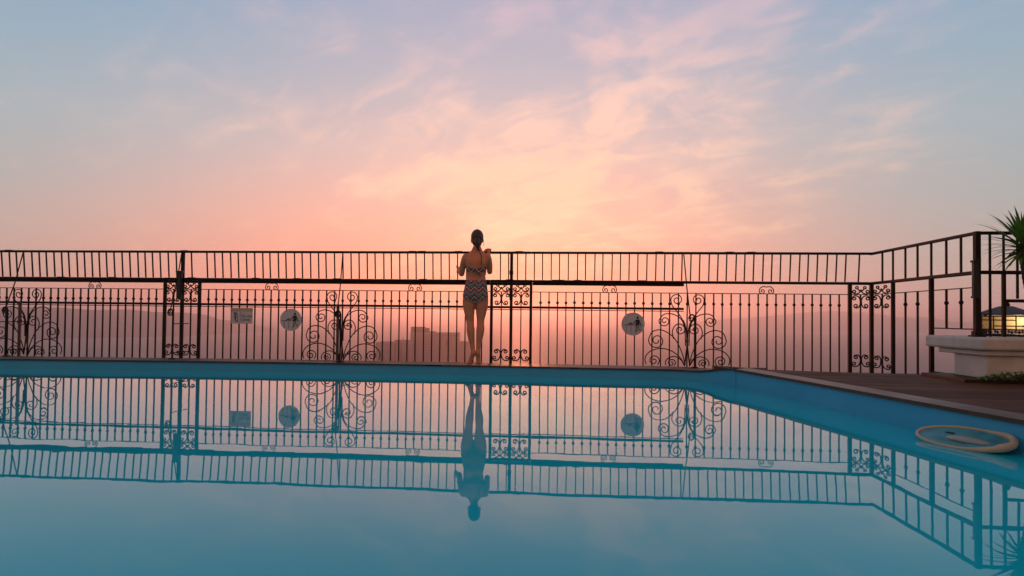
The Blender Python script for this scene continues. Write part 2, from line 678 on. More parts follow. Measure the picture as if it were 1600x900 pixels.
def ctop(px, y, d):
    return 0.73 + (hz(px) - y) / 900 * d


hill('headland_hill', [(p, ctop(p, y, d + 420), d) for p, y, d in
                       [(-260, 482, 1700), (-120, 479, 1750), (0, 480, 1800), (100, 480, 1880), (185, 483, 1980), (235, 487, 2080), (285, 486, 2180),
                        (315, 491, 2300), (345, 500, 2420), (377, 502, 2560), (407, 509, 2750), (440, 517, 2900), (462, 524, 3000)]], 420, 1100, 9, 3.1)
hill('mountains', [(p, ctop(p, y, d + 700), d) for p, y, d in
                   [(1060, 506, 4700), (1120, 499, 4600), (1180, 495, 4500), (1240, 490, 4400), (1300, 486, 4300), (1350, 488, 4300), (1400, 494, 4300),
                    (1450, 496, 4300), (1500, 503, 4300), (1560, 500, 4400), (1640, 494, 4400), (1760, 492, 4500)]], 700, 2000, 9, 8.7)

# --- pool outline (water level z = 0)
RIM_Z, DECK_Z, FLOOR_Z = 0.118, 0.185, 0.05
FAR = [(-10.0, 7.40), (-6.5, 7.34), (-3.2, 7.30), (-0.45, 7.14), (0.4, 7.05), (1.24, 6.95), (1.75, 6.92), (2.0, 6.86), (2.16, 6.72), (2.28, 6.53), (2.37, 6.33), (2.41, 6.22)]
RIGHT = [(2.41, 6.22), (2.44, 6.10), (2.59, 5.12), (2.72, 4.10), (2.84, 3.20), (3.0, 2.0), (3.12, 0.9)]
NEAR = [(3.12, 0.9), (-10.0, 0.9)]
outline = FAR + RIGHT[1:] + [(-10.0, 0.9)]


def smooth_line(pts, n=6):
    return [(p.x, p.y) for p in catmull([(x, y, 0) for x, y in pts], n)]


FAR_S = smooth_line(FAR, 5)
RIGHT_S = smooth_line(RIGHT, 5)
POLY = FAR_S + RIGHT_S[1:] + [(-10.0, 0.9)]


def offset(line, d):
    """shift an open 2-D line sideways (left of travel is +)"""
    out = []
    for i, p in enumerate(line):
        a = Vector(line[max(0, i - 1)])
        b = Vector(line[min(len(line) - 1, i + 1)])
        t = (b - a).normalized()
        out.append((p[0] - t.y * d, p[1] + t.x * d))
    return out


def rim_z(p):
    """the rim climbs to deck level round the far right corner"""
    t = min(1.0, max(0.0, (6.80 - p[1]) / 0.55)) if p[0] > 1.5 else 0.0
    return RIM_Z + (DECK_Z + 0.004 - RIM_Z) * t * t * (3 - 2 * t)


mb = MB()
mb.add([(x, y, 0) for x, y in POLY], [tuple(range(len(POLY)))])
o = mb.build('pool_water', M_WATER)
for p in o.data.polygons:
    if p.normal.z < 0:
        p.flip()
tag(o, kind='structure')

# pool basin: wall band all round (faces inward) and the floor far below
mb = MB()
n = len(POLY)


tops = []
for i, (x, y) in enumerate(POLY):
    far = i < len(FAR_S) - 1
    tops.append((rim_z((x, y)) if far else DECK_Z) - 0.022)
vs = [(x, y, -1.4) for x, y in POLY] + [(x, y, t) for (x, y), t in zip(POLY, tops)]
fs = [(i, (i + 1) % n, n + (i + 1) % n, n + i) for i in range(n)] + [tuple(range(n))]
mb.add(vs, fs)
tag(mb.build('pool_basin', M_POOL, fix=False), kind='structure')


def strip(name, line, w, z0, z1, lip, m, side=1, zf=None):
    """a coping strip beside a line: lip overhangs the water by a little"""
    a = offset(line, -lip * side)
    b = offset(line, w * side)
    mb = MB()
    k = len(line)
    up = [(zf(p) - RIM_Z) if zf else 0.0 for p in line]
    vs = [(x, y, z1 + u) for (x, y), u in zip(a, up)] + [(x, y, z1 + u) for (x, y), u in zip(b, up)] + \
         [(x, y, z0 + u) for (x, y), u in zip(a, up)] + [(x, y, z0 + u) for (x, y), u in zip(b, up)]
    fs = []
    for i in range(k - 1):
        fs += [(i, i + 1, k + i + 1, k + i), (2 * k + i, 3 * k + i, 3 * k + i + 1, 2 * k + i + 1),
               (i, 2 * k + i, 2 * k + i + 1, i + 1), (k + i, k + i + 1, 3 * k + i + 1, 3 * k + i)]
    fs += [(0, k, 3 * k, 2 * k), (k - 1, 3 * k - 1, 4 * k - 1, 2 * k - 1)]
    mb.add(vs, fs)
    return tag(mb.build(name, m), kind='structure')


strip('pool_rim', FAR_S, 0.42, RIM_Z - 0.020, RIM_Z, 0.018, M_RIMWOOD, 1, rim_z)
strip('pool_rim_base', FAR_S, 0.415, -0.4, RIM_Z - 0.0225, -0.004, M_CONC)
strip('pool_coping', RIGHT_S, 0.20, DECK_Z - 0.022, DECK_Z + 0.004, 0.020, M_COPING)

# right deck and the deck behind the camera
deck_edge = offset(RIGHT_S, 0.203)
back_edge = [(9.5, -4.0), (9.5, 5.30), (4.5, 5.84), (3.91, 5.90), (3.43, 5.99), (2.76, 6.22), (2.60, 6.45), (2.34, 6.72), (2.315, 6.56), (2.45, 6.195), (2.60, 6.235)]
mb = MB()
mb.prism(list(reversed(deck_edge[::-1])) + [(3.32, -4.0)] + back_edge, -0.3, DECK_Z)
tag(mb.build('deck', M_DECK), kind='structure')
mb = MB()
mb.prism([(-10.0, 0.88), (3.31, 0.88), (3.31, -4.0), (-10.0, -4.0)], -0.3, DECK_Z)
tag(mb.build('deck_behind', M_DECK), kind='structure')
# one raised board platform under the pedestal
mb = MB()
mb.prism([(4.02, 5.12), (9.0, 4.74), (9.0, 5.25), (4.12, 5.80)], DECK_Z + 0.001, 0.212)
tag(mb.build('deck_step', mat('step_wood', (0.045, 0.024, 0.016), 0.6, 0, 0.2, 0.3, 12)), kind='structure')


def FP(X):
    return (X, 7.55 - 0.076 * X)


# terrace floor slab beneath the fence
mb = MB()
mb.prism([(-11, -5), (10.5, -5), (10.5, 7.05), (-11, 8.69)], -3.2, -1.41)
fo = offset(FAR_S, 0.418)
mb.prism(fo + [(2.55, 6.60), (2.80, 6.25), (3.45, 6.02), (4.0, 5.93), (10.5, 5.4), (10.5, 7.05), (-11, 8.69), (-11, 7.83)], -1.40, FLOOR_Z)
tag(mb.build('terrace_floor', M_CONC), kind='structure')

# ================================================================== FENCE
YAW = -math.atan(0.076)
CS = math.cos(YAW)
ZT, ZM, ZTH, ZS, ZK = 1.560, 1.188, 1.049, 0.835, 0.912
LEAN = 0.030


def scroll_mesh(paths, r, sx=1.0, y=0.0, n=6):
    mb = MB()
    for p in paths:
        mb.tube([(u * sx, y, v) for u, v in p], r, n)
    return mb


# ---- prototypes
def lower_bar_mesh():
    mb = MB()
    mb.box((0, 0, (FLOOR_Z + ZTH) / 2), (0.0145, 0.0145, ZTH - FLOOR_Z))
    return mb


def knob_mesh():
    mb = MB()
    mb.ball((0, 0, ZK), (0.019, 0.019, 0.021), 10, 7)
    return mb


def upper_bar_mesh():
    mb = MB()
    mb.tube([(0, 0, ZM + 0.02), (0, -LEAN, ZT - 0.012)], 0.0098, 4)
    return mb


proto_bar_me = lower_bar_mesh().build('baluster', M_IRON)
proto_knob_me = knob_mesh().build('knob', M_IRON, smooth=True)
proto_up_me = upper_bar_mesh().build('upper_bar', M_IRON)
PROTO = [proto_bar_me, proto_knob_me, proto_up_me]


def inst(proto, name, parent, loc):
    o = bpy.data.objects.new(name, proto.data)
    COL.objects.link(o)
    o.parent = parent
    o.location = loc
    return o


def bars(root, xs, rnd=0.0015):
    for x in xs:
        b = inst(proto_bar_me, 'baluster', root, (x + random.uniform(-rnd, rnd), 0, 0))
        b.rotation_euler = (0, random.uniform(-.0015, .0015), 0)
        inst(proto_knob_me, 'knob', b, (0, 0, random.uniform(-.003, .003)))


def ubars(root, xs, rnd=0.002):
    for x in xs:
        b = inst(proto_up_me, 'upper_bar', root, (x + random.uniform(-rnd, rnd), 0, 0))
        b.rotation_euler = (0, random.uniform(-.004, .004), 0)


def rail(name, root, x0, x1, z, sy, sz, y=0.0, joints=0, m=None):
    mb = MB()
    mb.box(((x0 + x1) / 2, y, z), (x1 - x0, sy, sz), bevel=min(sy, sz) * 0.22)
    for _ in range(joints):
        xx = random.uniform(x0 + .1, x1 - .1)
        mb.box((xx, y, z + sz * 0.22), (0.10, sy * 1.12, sz * 0.9), bevel=0.004)
    return mb.build(name, m or M_IRON, root)


# tree ornament: coordinates read as (right, up) in units of 2.19 mm
def T(x, y):
    return ((x - 925) * 0.00219, (757 - y) * 0.00219 + 0.118)


def tt(*pts):
    return [T(*p) for p in pts]


TREE = [
    scroll_path(tt((935, 640), (938, 560), (950, 495), (985, 440), (1012, 405), (1021, 372)), T(985, 372), 1, 1.55),
    scroll_path(tt((933, 620), (945, 515), (975, 472), (1020, 453), (1062, 459), (1088, 492)), T(1055, 496), -1, 1.5),
    scroll_path(tt((1003, 600), (1011, 560), (1003, 533)), T(968, 546), 1, 1.6),
    scroll_path(tt((938, 742), (955, 680), (990, 607), (1040, 562), (1090, 548), (1130, 565), (1147, 606)), T(1100, 611), -1, 1.6),
    [T(p[0], p[1]) for p in [(940, 755), (955, 722), (985, 690), (1025, 666), (1075, 656), (1130, 670), (1160, 698), (1167, 725), (1160, 750)]],
    scroll_path(tt((1094, 752), (1084, 732)), T(1116, 728), -1, 1.45),
    [T(p[0], p[1]) for p in [(940, 756), (960, 722), (995, 702), (1030, 711), (1049, 733), (1047, 754)]],
    scroll_path(tt((1000, 755), (991, 742)), T(1015, 740), -1, 1.35),
]
TREE[4] = [(p.x, p.y) for p in catmull([(x, y, 0) for x, y in TREE[4]], 5)]
TREE[6] = [(p.x, p.y) for p in catmull([(x, y, 0) for x, y in TREE[6]], 5)]
STEM = [(p.x, p.y) for p in catmull([(*T(*q), 0) for q in [(940, 757), (933, 700), (926, 630), (929, 570), (938, 520), (950, 490)]], 5)]
TREE_PROTO = []


def tree_ornament(root, x, y=-0.020):
    st = MB()
    for sx in (1, -1):
        st.tube([(u * sx, 0, v) for u, v in STEM], 0.0085, 6)
    if not TREE_PROTO:
        first = st.build('tree_ornament', M_IRON, root, smooth=True)
        TREE_PROTO.append(first)
        for sx in (1, -1):
            for p in TREE:
                scroll_mesh([p], 0.0066, sx).build('scroll_branch', M_IRON, first, smooth=True)
        first.location = (x, y, 0)
        return first
    return copy_of(TREE_PROTO[0], root, (x, y, 0))


# small pair of curls under the middle rail
def rh(x, y):
    return ((x - 497) * 0.00225, 1.138 - (y - 283) * 0.00225)


RAM = scroll_path([rh(*p) for p in [(497, 284), (478, 282), (463, 291), (457, 306)]], rh(474, 308), 1, 1.3)


def ram_curl(root, x):
    mb = scroll_mesh([RAM], 0.0062, 1, -0.004)
    mb.tube([(-u, -0.004, v) for u, v in RAM], 0.0062, 6)
    o = mb.build('curl_pair', M_IRON, root, smooth=True)
    o.location = (x, 0, 0)
    return o


# panel scrolls: units of 1.5 mm, centre line x = 173
def q(x, y, zt, y0):
    return ((x - 173) * 0.0015, zt - (y - y0) * 0.0015)


def panel_top_paths():
    A = lambda x, y: q(x, y, 1.158, 120)
    return [scroll_path([A(173, 168), A(160, 158), A(150, 150)] + [A(152, 132)], A(140, 138), 1, 0.9, 0.3),
            scroll_path([A(176, 150), A(160, 176), A(135, 188), A(108, 178)], A(122, 170), -1, 1.0, 0.3),
            scroll_path([A(172, 262), A(166, 232), A(150, 208), A(120, 204), A(105, 222)], A(121, 224), 1, 1.0, 0.3),
            scroll_path([A(172, 255), A(163, 285), A(147, 303), A(124, 303)], A(134, 288), -1, 1.0, 0.3)]


def panel_bot_paths():
    A = lambda x, y: q(x, y, 0.30, 700)
    return [scroll_path([A(172, 760), A(166, 725), A(146, 704), A(120, 712)], A(134, 722), 1, 1.05, 0.3),
            scroll_path([A(172, 735), A(163, 775), A(145, 797), A(112, 800), A(103, 782)], A(119, 779), -1, 1.0, 0.3)]


def panel_half(root, x, sx=1.0):
    """one half of a scroll panel about local x: the two ornaments and the thin bar between"""
    for paths, zc, nm in ((panel_top_paths(), 1.158 - 145 * 0.0015, 'top_scroll'), (panel_bot_paths(), 0.30 - 45 * 0.0015, 'foot_scroll')):
        mb = MB()
        for p in paths:
            for s in (1, -1):
                mb.tube([(u * s * sx, 0, v) for u, v in p], 0.0078, 6)
        mb.ball((0, 0, zc), (0.014, 0.014, 0.036), 10, 8)
        o = mb.build(nm, M_IRON, root, smooth=True)
        o.location = (x, -0.006, 0)
    mb = MB()
    mb.box((0, 0, (FLOOR_Z + ZTH) / 2), (0.0145, 0.0145, ZTH - FLOOR_Z))
    o = mb.build('thin_bar', M_IRON, root)
    o.location = (x, 0.004, 0)


def post(root, x, z1, w=0.036, z0=FLOOR_Z, y=0.0, foot=False):
    mb = MB()
    mb.box((0, 0, (z0 + z1) / 2), (w, w, z1 - z0), bevel=0.004)
    mb.box((0, 0, z0 + 0.008), (w * 2.2, w * 2.2, 0.014), bevel=0.004)
    if foot:
        mb.box((0, 0, z0 + 0.03), (w * 1.5, w * 1.5, 0.05), bevel=0.008)
    o = mb.build('post', M_IRON, root)
    o.location = (x, y, 0)
    return o


def frac_bars(x0, x1, step, lo, hi):
    k = math.ceil((x0 + lo) / step)
    out = []
    while k * step < x1 - hi:
        out.append(k * step)
        k += 1
    return out


UPX = -0.716 / CS            # an upper bar the woman's left hand closes on


def upper_positions(x0, x1, step=0.1115):
    k0 = math.ceil((x0 - UPX) / step)
    out = []
    while UPX + k0 * step < x1:
        out.append(UPX + k0 * step)
        k0 += 1
    return out


END2 = 2.205 / CS            # where the doubled rails stop, halfway along the right bay


def bay(X0, X1, label, tree_at=None, double=(None, None)):
    p = FP(X0)
    root = thing('fence_section', label, 'fence', (p[0], p[1], 0), YAW, 'wrought iron fence sections round the terrace')
    L = (X1 - X0) / CS
    g0 = 0.0185
    rail('top_rail', root, 0, L, ZT, 0.036, 0.030, -LEAN, 3)
    rail('middle_rail', root, g0, L - g0, ZM, 0.04, 0.034, 0.0, 4)
    rail('thin_rail', root, g0, L - g0, ZTH, 0.010, 0.010)
    a = g0 if double[0] is None else double[0]
    b = (L - g0) if double[1] is None else double[1]
    if b > a:
        rail('band_rail', root, a, b, ZM - 0.034, 0.03, 0.034, 0.012)
        rail('lower_rail', root, a, b, ZS + 0.012, 0.022, 0.030, 0.014)
        rail('lower_strip', root, a, b, ZS - 0.019, 0.014, 0.010, 0.016)
    nb = 35
    m0 = 0.126
    bars(root, [m0 + (L - 2 * m0) * i / (nb - 1) for i in range(nb)])
    off = X0 / CS
    ubars(root, [x - off for x in upper_positions(off + 0.02, off + L - 0.02)])
    if tree_at is not None:
        tree_ornament(root, L / 2)
    for s in (-1, 1):
        ram_curl(root, L / 2 + s * 0.985)
    return root


def panel(X0, X1, label, box=False, double=True):
    p = FP((X0 + X1) / 2)
    root = thing('fence_post_panel', label, 'fence panel', (p[0], p[1], 0), YAW, 'scroll post panels between the fence sections')
    h = (X1 - X0) / 2 / CS
    post(root, -h, ZM - 0.017)
    post(root, 0, ZT - 0.01, 0.038)
    post(root, h, ZM - 0.017)
    rail('top_rail', root, -h, h, ZT, 0.036, 0.031, -LEAN, 1)
    rail('middle_rail', root, -h - 0.018, h + 0.018, ZM, 0.042, 0.036, 0.0, 1)
    if double:
        rail('band_rail', root, -h - 0.018, h + 0.018, ZM - 0.035, 0.031, 0.034, 0.024)
        rail('lower_rail', root, -h - 0.018, h + 0.018, ZS + 0.012, 0.022, 0.031, 0.030)
        rail('lower_strip', root, -h - 0.018, h + 0.018, ZS - 0.019, 0.014, 0.011, 0.030)
    rail('thin_rail', root, -h, h, ZTH, 0.010, 0.0095, 0.004)
    for s in (-1, 1):
        panel_half(root, s * h / 2)
    off = (X0 + X1) / 2 / CS
    ubars(root, [x - off for x in upper_positions(off - h + 0.01, off + h - 0.01) if abs(x - off) > 0.035])
    mb = MB()
    if box:
        mb.box((-0.012, -0.045, 1.10), (0.062, 0.05, 0.385), bevel=0.008)
        mb.box((-0.012, -0.048, 1.285), (0.085, 0.06, 0.025), bevel=0.008)
        mb.build('latch_box', M_BOXMET, root)
    else:
        mb.box((0, -0.022, 1.30), (0.05, 0.05, 0.06), bevel=0.01)
        mb.build('collar', M_IRON, root)
        mb2 = MB()
        mb2.box((0, -0.03, 1.02), (0.045, 0.03, 0.16), bevel=0.008)
        mb2.build('latch', M_IRON, root)
    return root


PX = [-9.26, -8.77, -4.769, -4.274, -0.269, 0.247, 4.240, 4.500]
panel(PX[0], PX[1], 'scroll panel at the far left end of the wrought iron fence')
bay(PX[1], PX[2], 'wrought iron fence section crossing the left edge of the photo, before the dark headland', 1)
panel(PX[2], PX[3], 'narrow scroll panel with black latch box on its tall post, left of the climbing signs', True)
bay(PX[3], PX[4], 'wrought iron fence section carrying the rectangular notice and one round sign, left of the woman', 1)
panel(PX[4], PX[5], "narrow scroll panel right beside the woman's hip, with tall middle post")
bay(PX[5], PX[6], 'wrought iron fence section right of the woman, its doubled rails stopping halfway', 1, (0.02, END2 - PX[5] / CS))

# corner: a half panel on this line, then a half panel on the return towards the camera
pA = FP(PX[7])
ctr = thing('fence_corner_panel', 'thick black corner panel with scrolls where the fence turns towards the camera', 'fence panel', (pA[0], pA[1], 0), YAW,
            'scroll post panels between the fence sections')
hw = (PX[7] - PX[6]) / CS
post(ctr, -hw, ZM - 0.017, 0.040)
post(ctr, 0, ZM + 0.005, 0.040)
rail('top_rail', ctr, -hw, 0.0, ZT, 0.036, 0.030, -LEAN)
rail('middle_rail', ctr, -hw - 0.02, 0.02, ZM, 0.042, 0.036)
rail('thin_rail', ctr, -hw, 0, ZTH, 0.010, 0.0095, 0.004)
panel_half(ctr, -hw / 2)
ubars(ctr, [-hw + 0.10])
arm = bpy.data.objects.new('return_panel', None)
COL.objects.link(arm)
arm.parent = ctr
arm.rotation_euler = (0, 0, -PI / 2)
HR = 0.462


def child_rail(name, x0, x1, z, sy, sz, y=0.0):
    return rail(name, arm, x0, x1, z, sy, sz, y)


post(arm, HR, ZM - 0.017, 0.036)
child_rail('middle_rail', 0.02, HR + 0.02, ZM + 0.001, 0.04, 0.034)
child_rail('thin_rail', 0, HR, ZTH + 0.001, 0.010, 0.0095, 0.004)
panel_half(arm, HR / 2, 1.75)

# side section running towards the camera, from the corner to the tall post
LB = 1.812
side_s = thing('fence_section', 'short black fence section running from the corner panel to the tall post', 'fence', (pA[0], pA[1], 0), YAW - PI / 2,
               'wrought iron fence sections round the terrace')
rail('top_rail', side_s, -0.02, LB, ZT + 0.0005, 0.036, 0.031, -0.0)
rail('middle_rail', side_s, HR + 0.025, LB, ZM, 0.040, 0.036)
rail('thin_rail', side_s, HR + 0.03, LB, ZTH, 0.012, 0.010)
rail('bottom_rail', side_s, 1.17, LB, 0.655, 0.012, 0.012)
rail('bottom_strip', side_s, 1.17, 1.62, 0.20, 0.012, 0.012)
post(side_s, 1.153, ZM - 0.018, 0.038)
for x in (0.242, 0.4615, 0.7025, 0.922, 1.153, 1.387, 1.599):
    mb = MB()
    mb.box((0, 0, (ZM + ZT) / 2), (0.0165, 0.0165, ZT - ZM - 0.02))
    o = mb.build('upper_bar', M_IRON, side_s)
    o.location = (x, 0, 0)
for x, z0 in ((0.7025, FLOOR_Z), (0.922, FLOOR_Z), (1.387, 0.655), (1.599, 0.655)):
    mb = MB()
    mb.box((0, 0, (z0 + ZTH) / 2), (0.0165, 0.0165, ZTH - z0))
    b = mb.build('baluster', M_IRON, side_s)
    b.location = (x, 0, 0)
    mb = MB()
    mb.ball((0, 0, ZK), (0.021, 0.021, 0.023), 10, 8)
    mb.build('knob', M_IRON, b, smooth=True)
# tall post on the pedestal and the section that goes on to the right
dirB = Vector((-0.0758, -0.9971, 0))
pB = Vector((pA[0], pA[1], 0)) + dirB * LB
SLAB_Z = 0.585
end_s = thing('fence_section', 'black fence section with tall thick post, standing on the pedestal behind the lantern', 'fence', (pB.x, pB.y, 0), YAW,
              'wrought iron fence sections round the terrace')
post(end_s, 0, ZT + 0.016, 0.046, SLAB_Z, 0, True)
rail('top_rail', end_s, 0.03, 2.4, ZT, 0.036, 0.030, 0)
rail('middle_rail', end_s, 0.03, 2.4, ZM + 0.002, 0.040, 0.034)
rail('lower_rail', end_s, 0.255, 2.4, 0.925, 0.03, 0.03)
mb = MB()
mb.box((-0.044, -0.045, 1.12), (0.048, 0.045, 0.335), bevel=0.010)
mb.box((-0.044, -0.047, 1.29), (0.066, 0.058, 0.020), bevel=0.006)
mb.box((-0.044, -0.047, 0.955), (0.060, 0.054, 0.020), bevel=0.006)
mb.build('latch_box', M_BOXMET, end_s)
for i in range(19):
    x = 0.115 + 0.121 * i
    mb = MB()
    z0 = 0.93 if i >= 2 else SLAB_Z - 0.012
    bw = 0.026 if i == 1 else 0.016
    mb.box((0, 0, (z0 + ZM) / 2), (bw, bw, ZM - z0 - 0.03))
    o = mb.build('baluster', M_IRON, end_s)
    o.location = (x, 0, 0)
    mb = MB()
    mb.box((0, 0, (ZM + ZT) / 2), (0.015, 0.015, ZT - ZM - 0.02))
    o = mb.build('upper_bar', M_IRON, end_s)
    o.location = (x, 0, 0)
for o in PROTO:
    bpy.data.objects.remove(o)


# braces in front of the fence: a crooked standard with a thin rod up to the top rail
def brace(X, label, back=0.33, tube=None, thick=0.0105):
    p = FP(X)
    root = thing('fence_brace', label, 'brace', (p[0], p[1], 0), YAW, 'iron braces in front of the fence')
    y = -back
    zf = RIM_Z
    crook = [(0.095, y, zf), (0.095, y, 0.55), (0.095, y, 0.72)] + \
            [(0.095 - 0.035 * (1 - math.cos(a)), y, 0.72 + 0.055 * math.sin(a)) for a in [i * PI / 6 for i in range(1, 7)]]
    mb = MB()
    mb.tube(crook, thick, 8)
    mb.box((0.095, y, zf + 0.006), (0.07, 0.06, 0.012), bevel=0.003)
    mb.build('standard', M_IRON, root, smooth=False)
    sp = scroll_path([(0.025, 0.72)], (0.058, 0.715), 1, 1.5, 0.25)
    mb = MB()
    mb.tube([(u, y, v) for u, v in sp], 0.0055, 7)
    mb.build('curl', M_IRON, root, smooth=True)
    mb = MB()
    mb.tube([(0.045, y, 0.70), (0.022, y * 0.5, 1.12), (0.0, -LEAN - 0.012, ZT - 0.02)], 0.0075, 6)
    mb.build('rod', M_IRON, root)
    mb = MB()
    mb.tube([(0.095, y, 0.58), (0.075 + 0.03, -0.02, 0.58)], 0.006, 6)
    mb.tube([(0.095, y, 0.20), (0.075 + 0.03, -0.02, 0.20)], 0.006, 6)
    mb.build('tie_bar', M_IRON, root)
    if tube is not None:
        mb = MB()
        mb.tube([(tube, -0.036, FLOOR_Z), (tube, -0.036, 0.86)], 0.0185, 12)
        mb.build('back_tube', M_TUBE, root)
    return root


brace(-6.83, 'dark crooked iron brace by the left edge, in front of the leftmost scroll tree', 0.34, -0.03, 0.0125)
brace(-4.515, 'dark crooked iron brace in front of the post panel with the latch box', 0.33)
brace(-2.265, 'iron brace with grey tube, right of the round sign and left of the woman', 0.33, -0.055)
brace(2.19, 'slim iron brace in front of the scroll tree right of the woman', 0.24)


# ================================================================== SIGNS
def fence_root(name, label, cat, X, z, fwd, group=None):
    p = FP(X)
    r = thing(name, label, cat, (p[0] + math.sin(YAW) * fwd, p[1] - math.cos(YAW) * fwd, z), YAW, group)
    return r


def text_mesh(name, body, size, m, parent, loc, align='LEFT'):
    cu = bpy.data.curves.new(name, 'FONT')
    cu.body = body
    cu.size = size
    cu.extrude = 0.0012
    cu.align_x = align
    tmp = bpy.data.objects.new(name + '_src', cu)
    COL.objects.link(tmp)
    bpy.context.view_layer.update()
    me = bpy.data.meshes.new_from_object(tmp.evaluated_get(bpy.context.evaluated_depsgraph_get()))
    bpy.data.objects.remove(tmp)
    me.materials.clear()
    me.materials.append(m)
    o = bpy.data.objects.new(name, me)
    COL.objects.link(o)
    o.parent = parent
    o.location = loc
    o.rotation_euler = (PI / 2, 0, 0)
    return o


rs = fence_root('notice_sign', 'rectangular grey notice reading Do not Climb, wired to the fence', 'sign', -3.655, 0.694, 0.020)
mb = MB()
mb.box((0, 0, -0.026), (0.30, 0.008, 0.160), bevel=0.002)
mb.build('board', M_SIGN, rs)
mb = MB()
mb.box((0, 0, 0.0805), (0.30, 0.008, 0.051), bevel=0.002)
mb.build('header_strip', M_SIGNTOP, rs)
mb = MB()
yb, yf = -0.0042, -0.0062
# climbing figure: limbs as plates
def limb(mb, pts, w):
    for a, b in zip(pts[:-1], pts[1:]):
        d = Vector((b[0] - a[0], b[1] - a[1]))
        nrm = Vector((-d.y, d.x)).normalized() * w / 2
        mb.plate([(a[0] + nrm.x, a[1] + nrm.y), (b[0] + nrm.x, b[1] + nrm.y), (b[0] - nrm.x, b[1] - nrm.y), (a[0] - nrm.x, a[1] - nrm.y)], yf, yb)
def disc(mb, c, r, y0=None, y1=None, n=20):
    mb.plate([(c[0] + r * math.cos(2 * PI * i / n), c[1] + r * math.sin(2 * PI * i / n)) for i in range(n)], yf if y0 is None else y0, yb if y1 is None else y1)
limb(mb, [(-0.115, 0.048), (-0.105, 0.030), (-0.080, 0.016), (-0.055, 0.018)], 0.011)
disc(mb, (-0.082, 0.040), 0.010)
limb(mb, [(-0.098, 0.026), (-0.096, -0.010), (-0.092, -0.045)], 0.016)
limb(mb, [(-0.092, -0.020), (-0.066, -0.012), (-0.048, -0.022)], 0.010)
limb(mb, [(-0.095, -0.040), (-0.080, -0.068), (-0.052, -0.082)], 0.012)
limb(mb, [(-0.070, -0.040), (-0.050, -0.060)], 0.009)
mb.build('pictogram', M_BLACK, rs)
mb = MB()
limb(mb, [(-0.022, 0.050), (-0.022, -0.095)], 0.0025)
mb.build('divider', M_BLACK, rs)
text_mesh('lettering', "Do not\nClimb", 0.050, M_BLACK, rs, (-0.006, -0.0045, -0.018))


def round_sign(X, z, label, rot=0.0):
    r = fence_root('round_sign', label, 'sign', X, z, 0.022, 'round no climbing signs on the fence')
    mb = MB()
    n = 48
    mb.plate([(0.149 * math.cos(2 * PI * i / n), 0.149 * math.sin(2 * PI * i / n)) for i in range(n)], -0.004, 0.004)
    mb.build('disc', M_SIGN, r)
    mb = MB()
    limb(mb, [(-0.128, -0.012), (0.128, -0.012)], 0.0055)
    for x in (-0.086, -0.026, 0.034, 0.10):
        limb(mb, [(x, -0.012), (x, -0.118 if abs(x) < .09 else -0.09)], 0.004)
    mb.build('fence_pictogram', M_BLACK, r)
    mb = MB()
    # person beyond the fence
    disc(mb, (0.058, 0.083), 0.015)
    mb.plate([(0.040, 0.060), (0.076, 0.062), (0.084, 0.018), (0.074, -0.014), (0.030, -0.014), (0.036, 0.020)], yf - 0.0006, yb)
    limb(mb, [(0.040, 0.055), (0.018, 0.022), (-0.004, 0.006)], 0.011)
    limb(mb, [(0.074, 0.055), (0.088, 0.020), (0.104, -0.006)], 0.010)
    limb(mb, [(0.046, -0.014), (0.050, -0.060), (0.044, -0.098)], 0.010)
    limb(mb, [(0.064, -0.014), (0.074, -0.055), (0.082, -0.088)], 0.009)
    # second figure pulling itself over
    limb(mb, [(-0.066, -0.010), (-0.044, 0.008), (-0.020, 0.004), (-0.008, -0.010)], 0.011)
    disc(mb, (-0.030, 0.012), 0.010)
    mb.build('figure_pictogram', M_BLACK, r)
    mb = MB()
    for x in (-0.06, 0.06):
        mb.ball((x, -0.005, 0.118), 0.006, 8, 6)
    mb.build('fixing_screw', M_TUBE, r)
    return r


round_sign(-2.972, 0.647, 'round grey no climbing sign near the rectangular notice')
round_sign(1.560, 0.646, 'round grey no climbing sign alone on the section right of the woman')

# ================================================================== PEDESTAL, LANTERN, PLANTS
ped = thing('pedestal', 'pale plastered pedestal with thick overhanging top slab at the end of the deck', 'pedestal', (4.206, 5.15, 0.212), YAW)
# local x to the right, local y away from the camera
mb = MB()
mb.box((2.4, 0.405, SLAB_Z - 0.212 - 0.058), (4.8, 0.81, 0.116), bevel=0.022)
mb.build('slab', M_PLASTER, ped)
mb = MB()
mb.box((2.41, 0.36, SLAB_Z - 0.212 - 0.116 - 0.025), (4.72, 0.64, 0.049), bevel=0.012)
mb.build('moulding', M_PLASTER, ped)
mb = MB()
mb.box((2.44, 0.29, (SLAB_Z - 0.212 - 0.166) / 2), (4.7, 0.43, SLAB_Z - 0.212 - 0.166), bevel=0.006)
mb.build('body', M_PLASTER, ped)

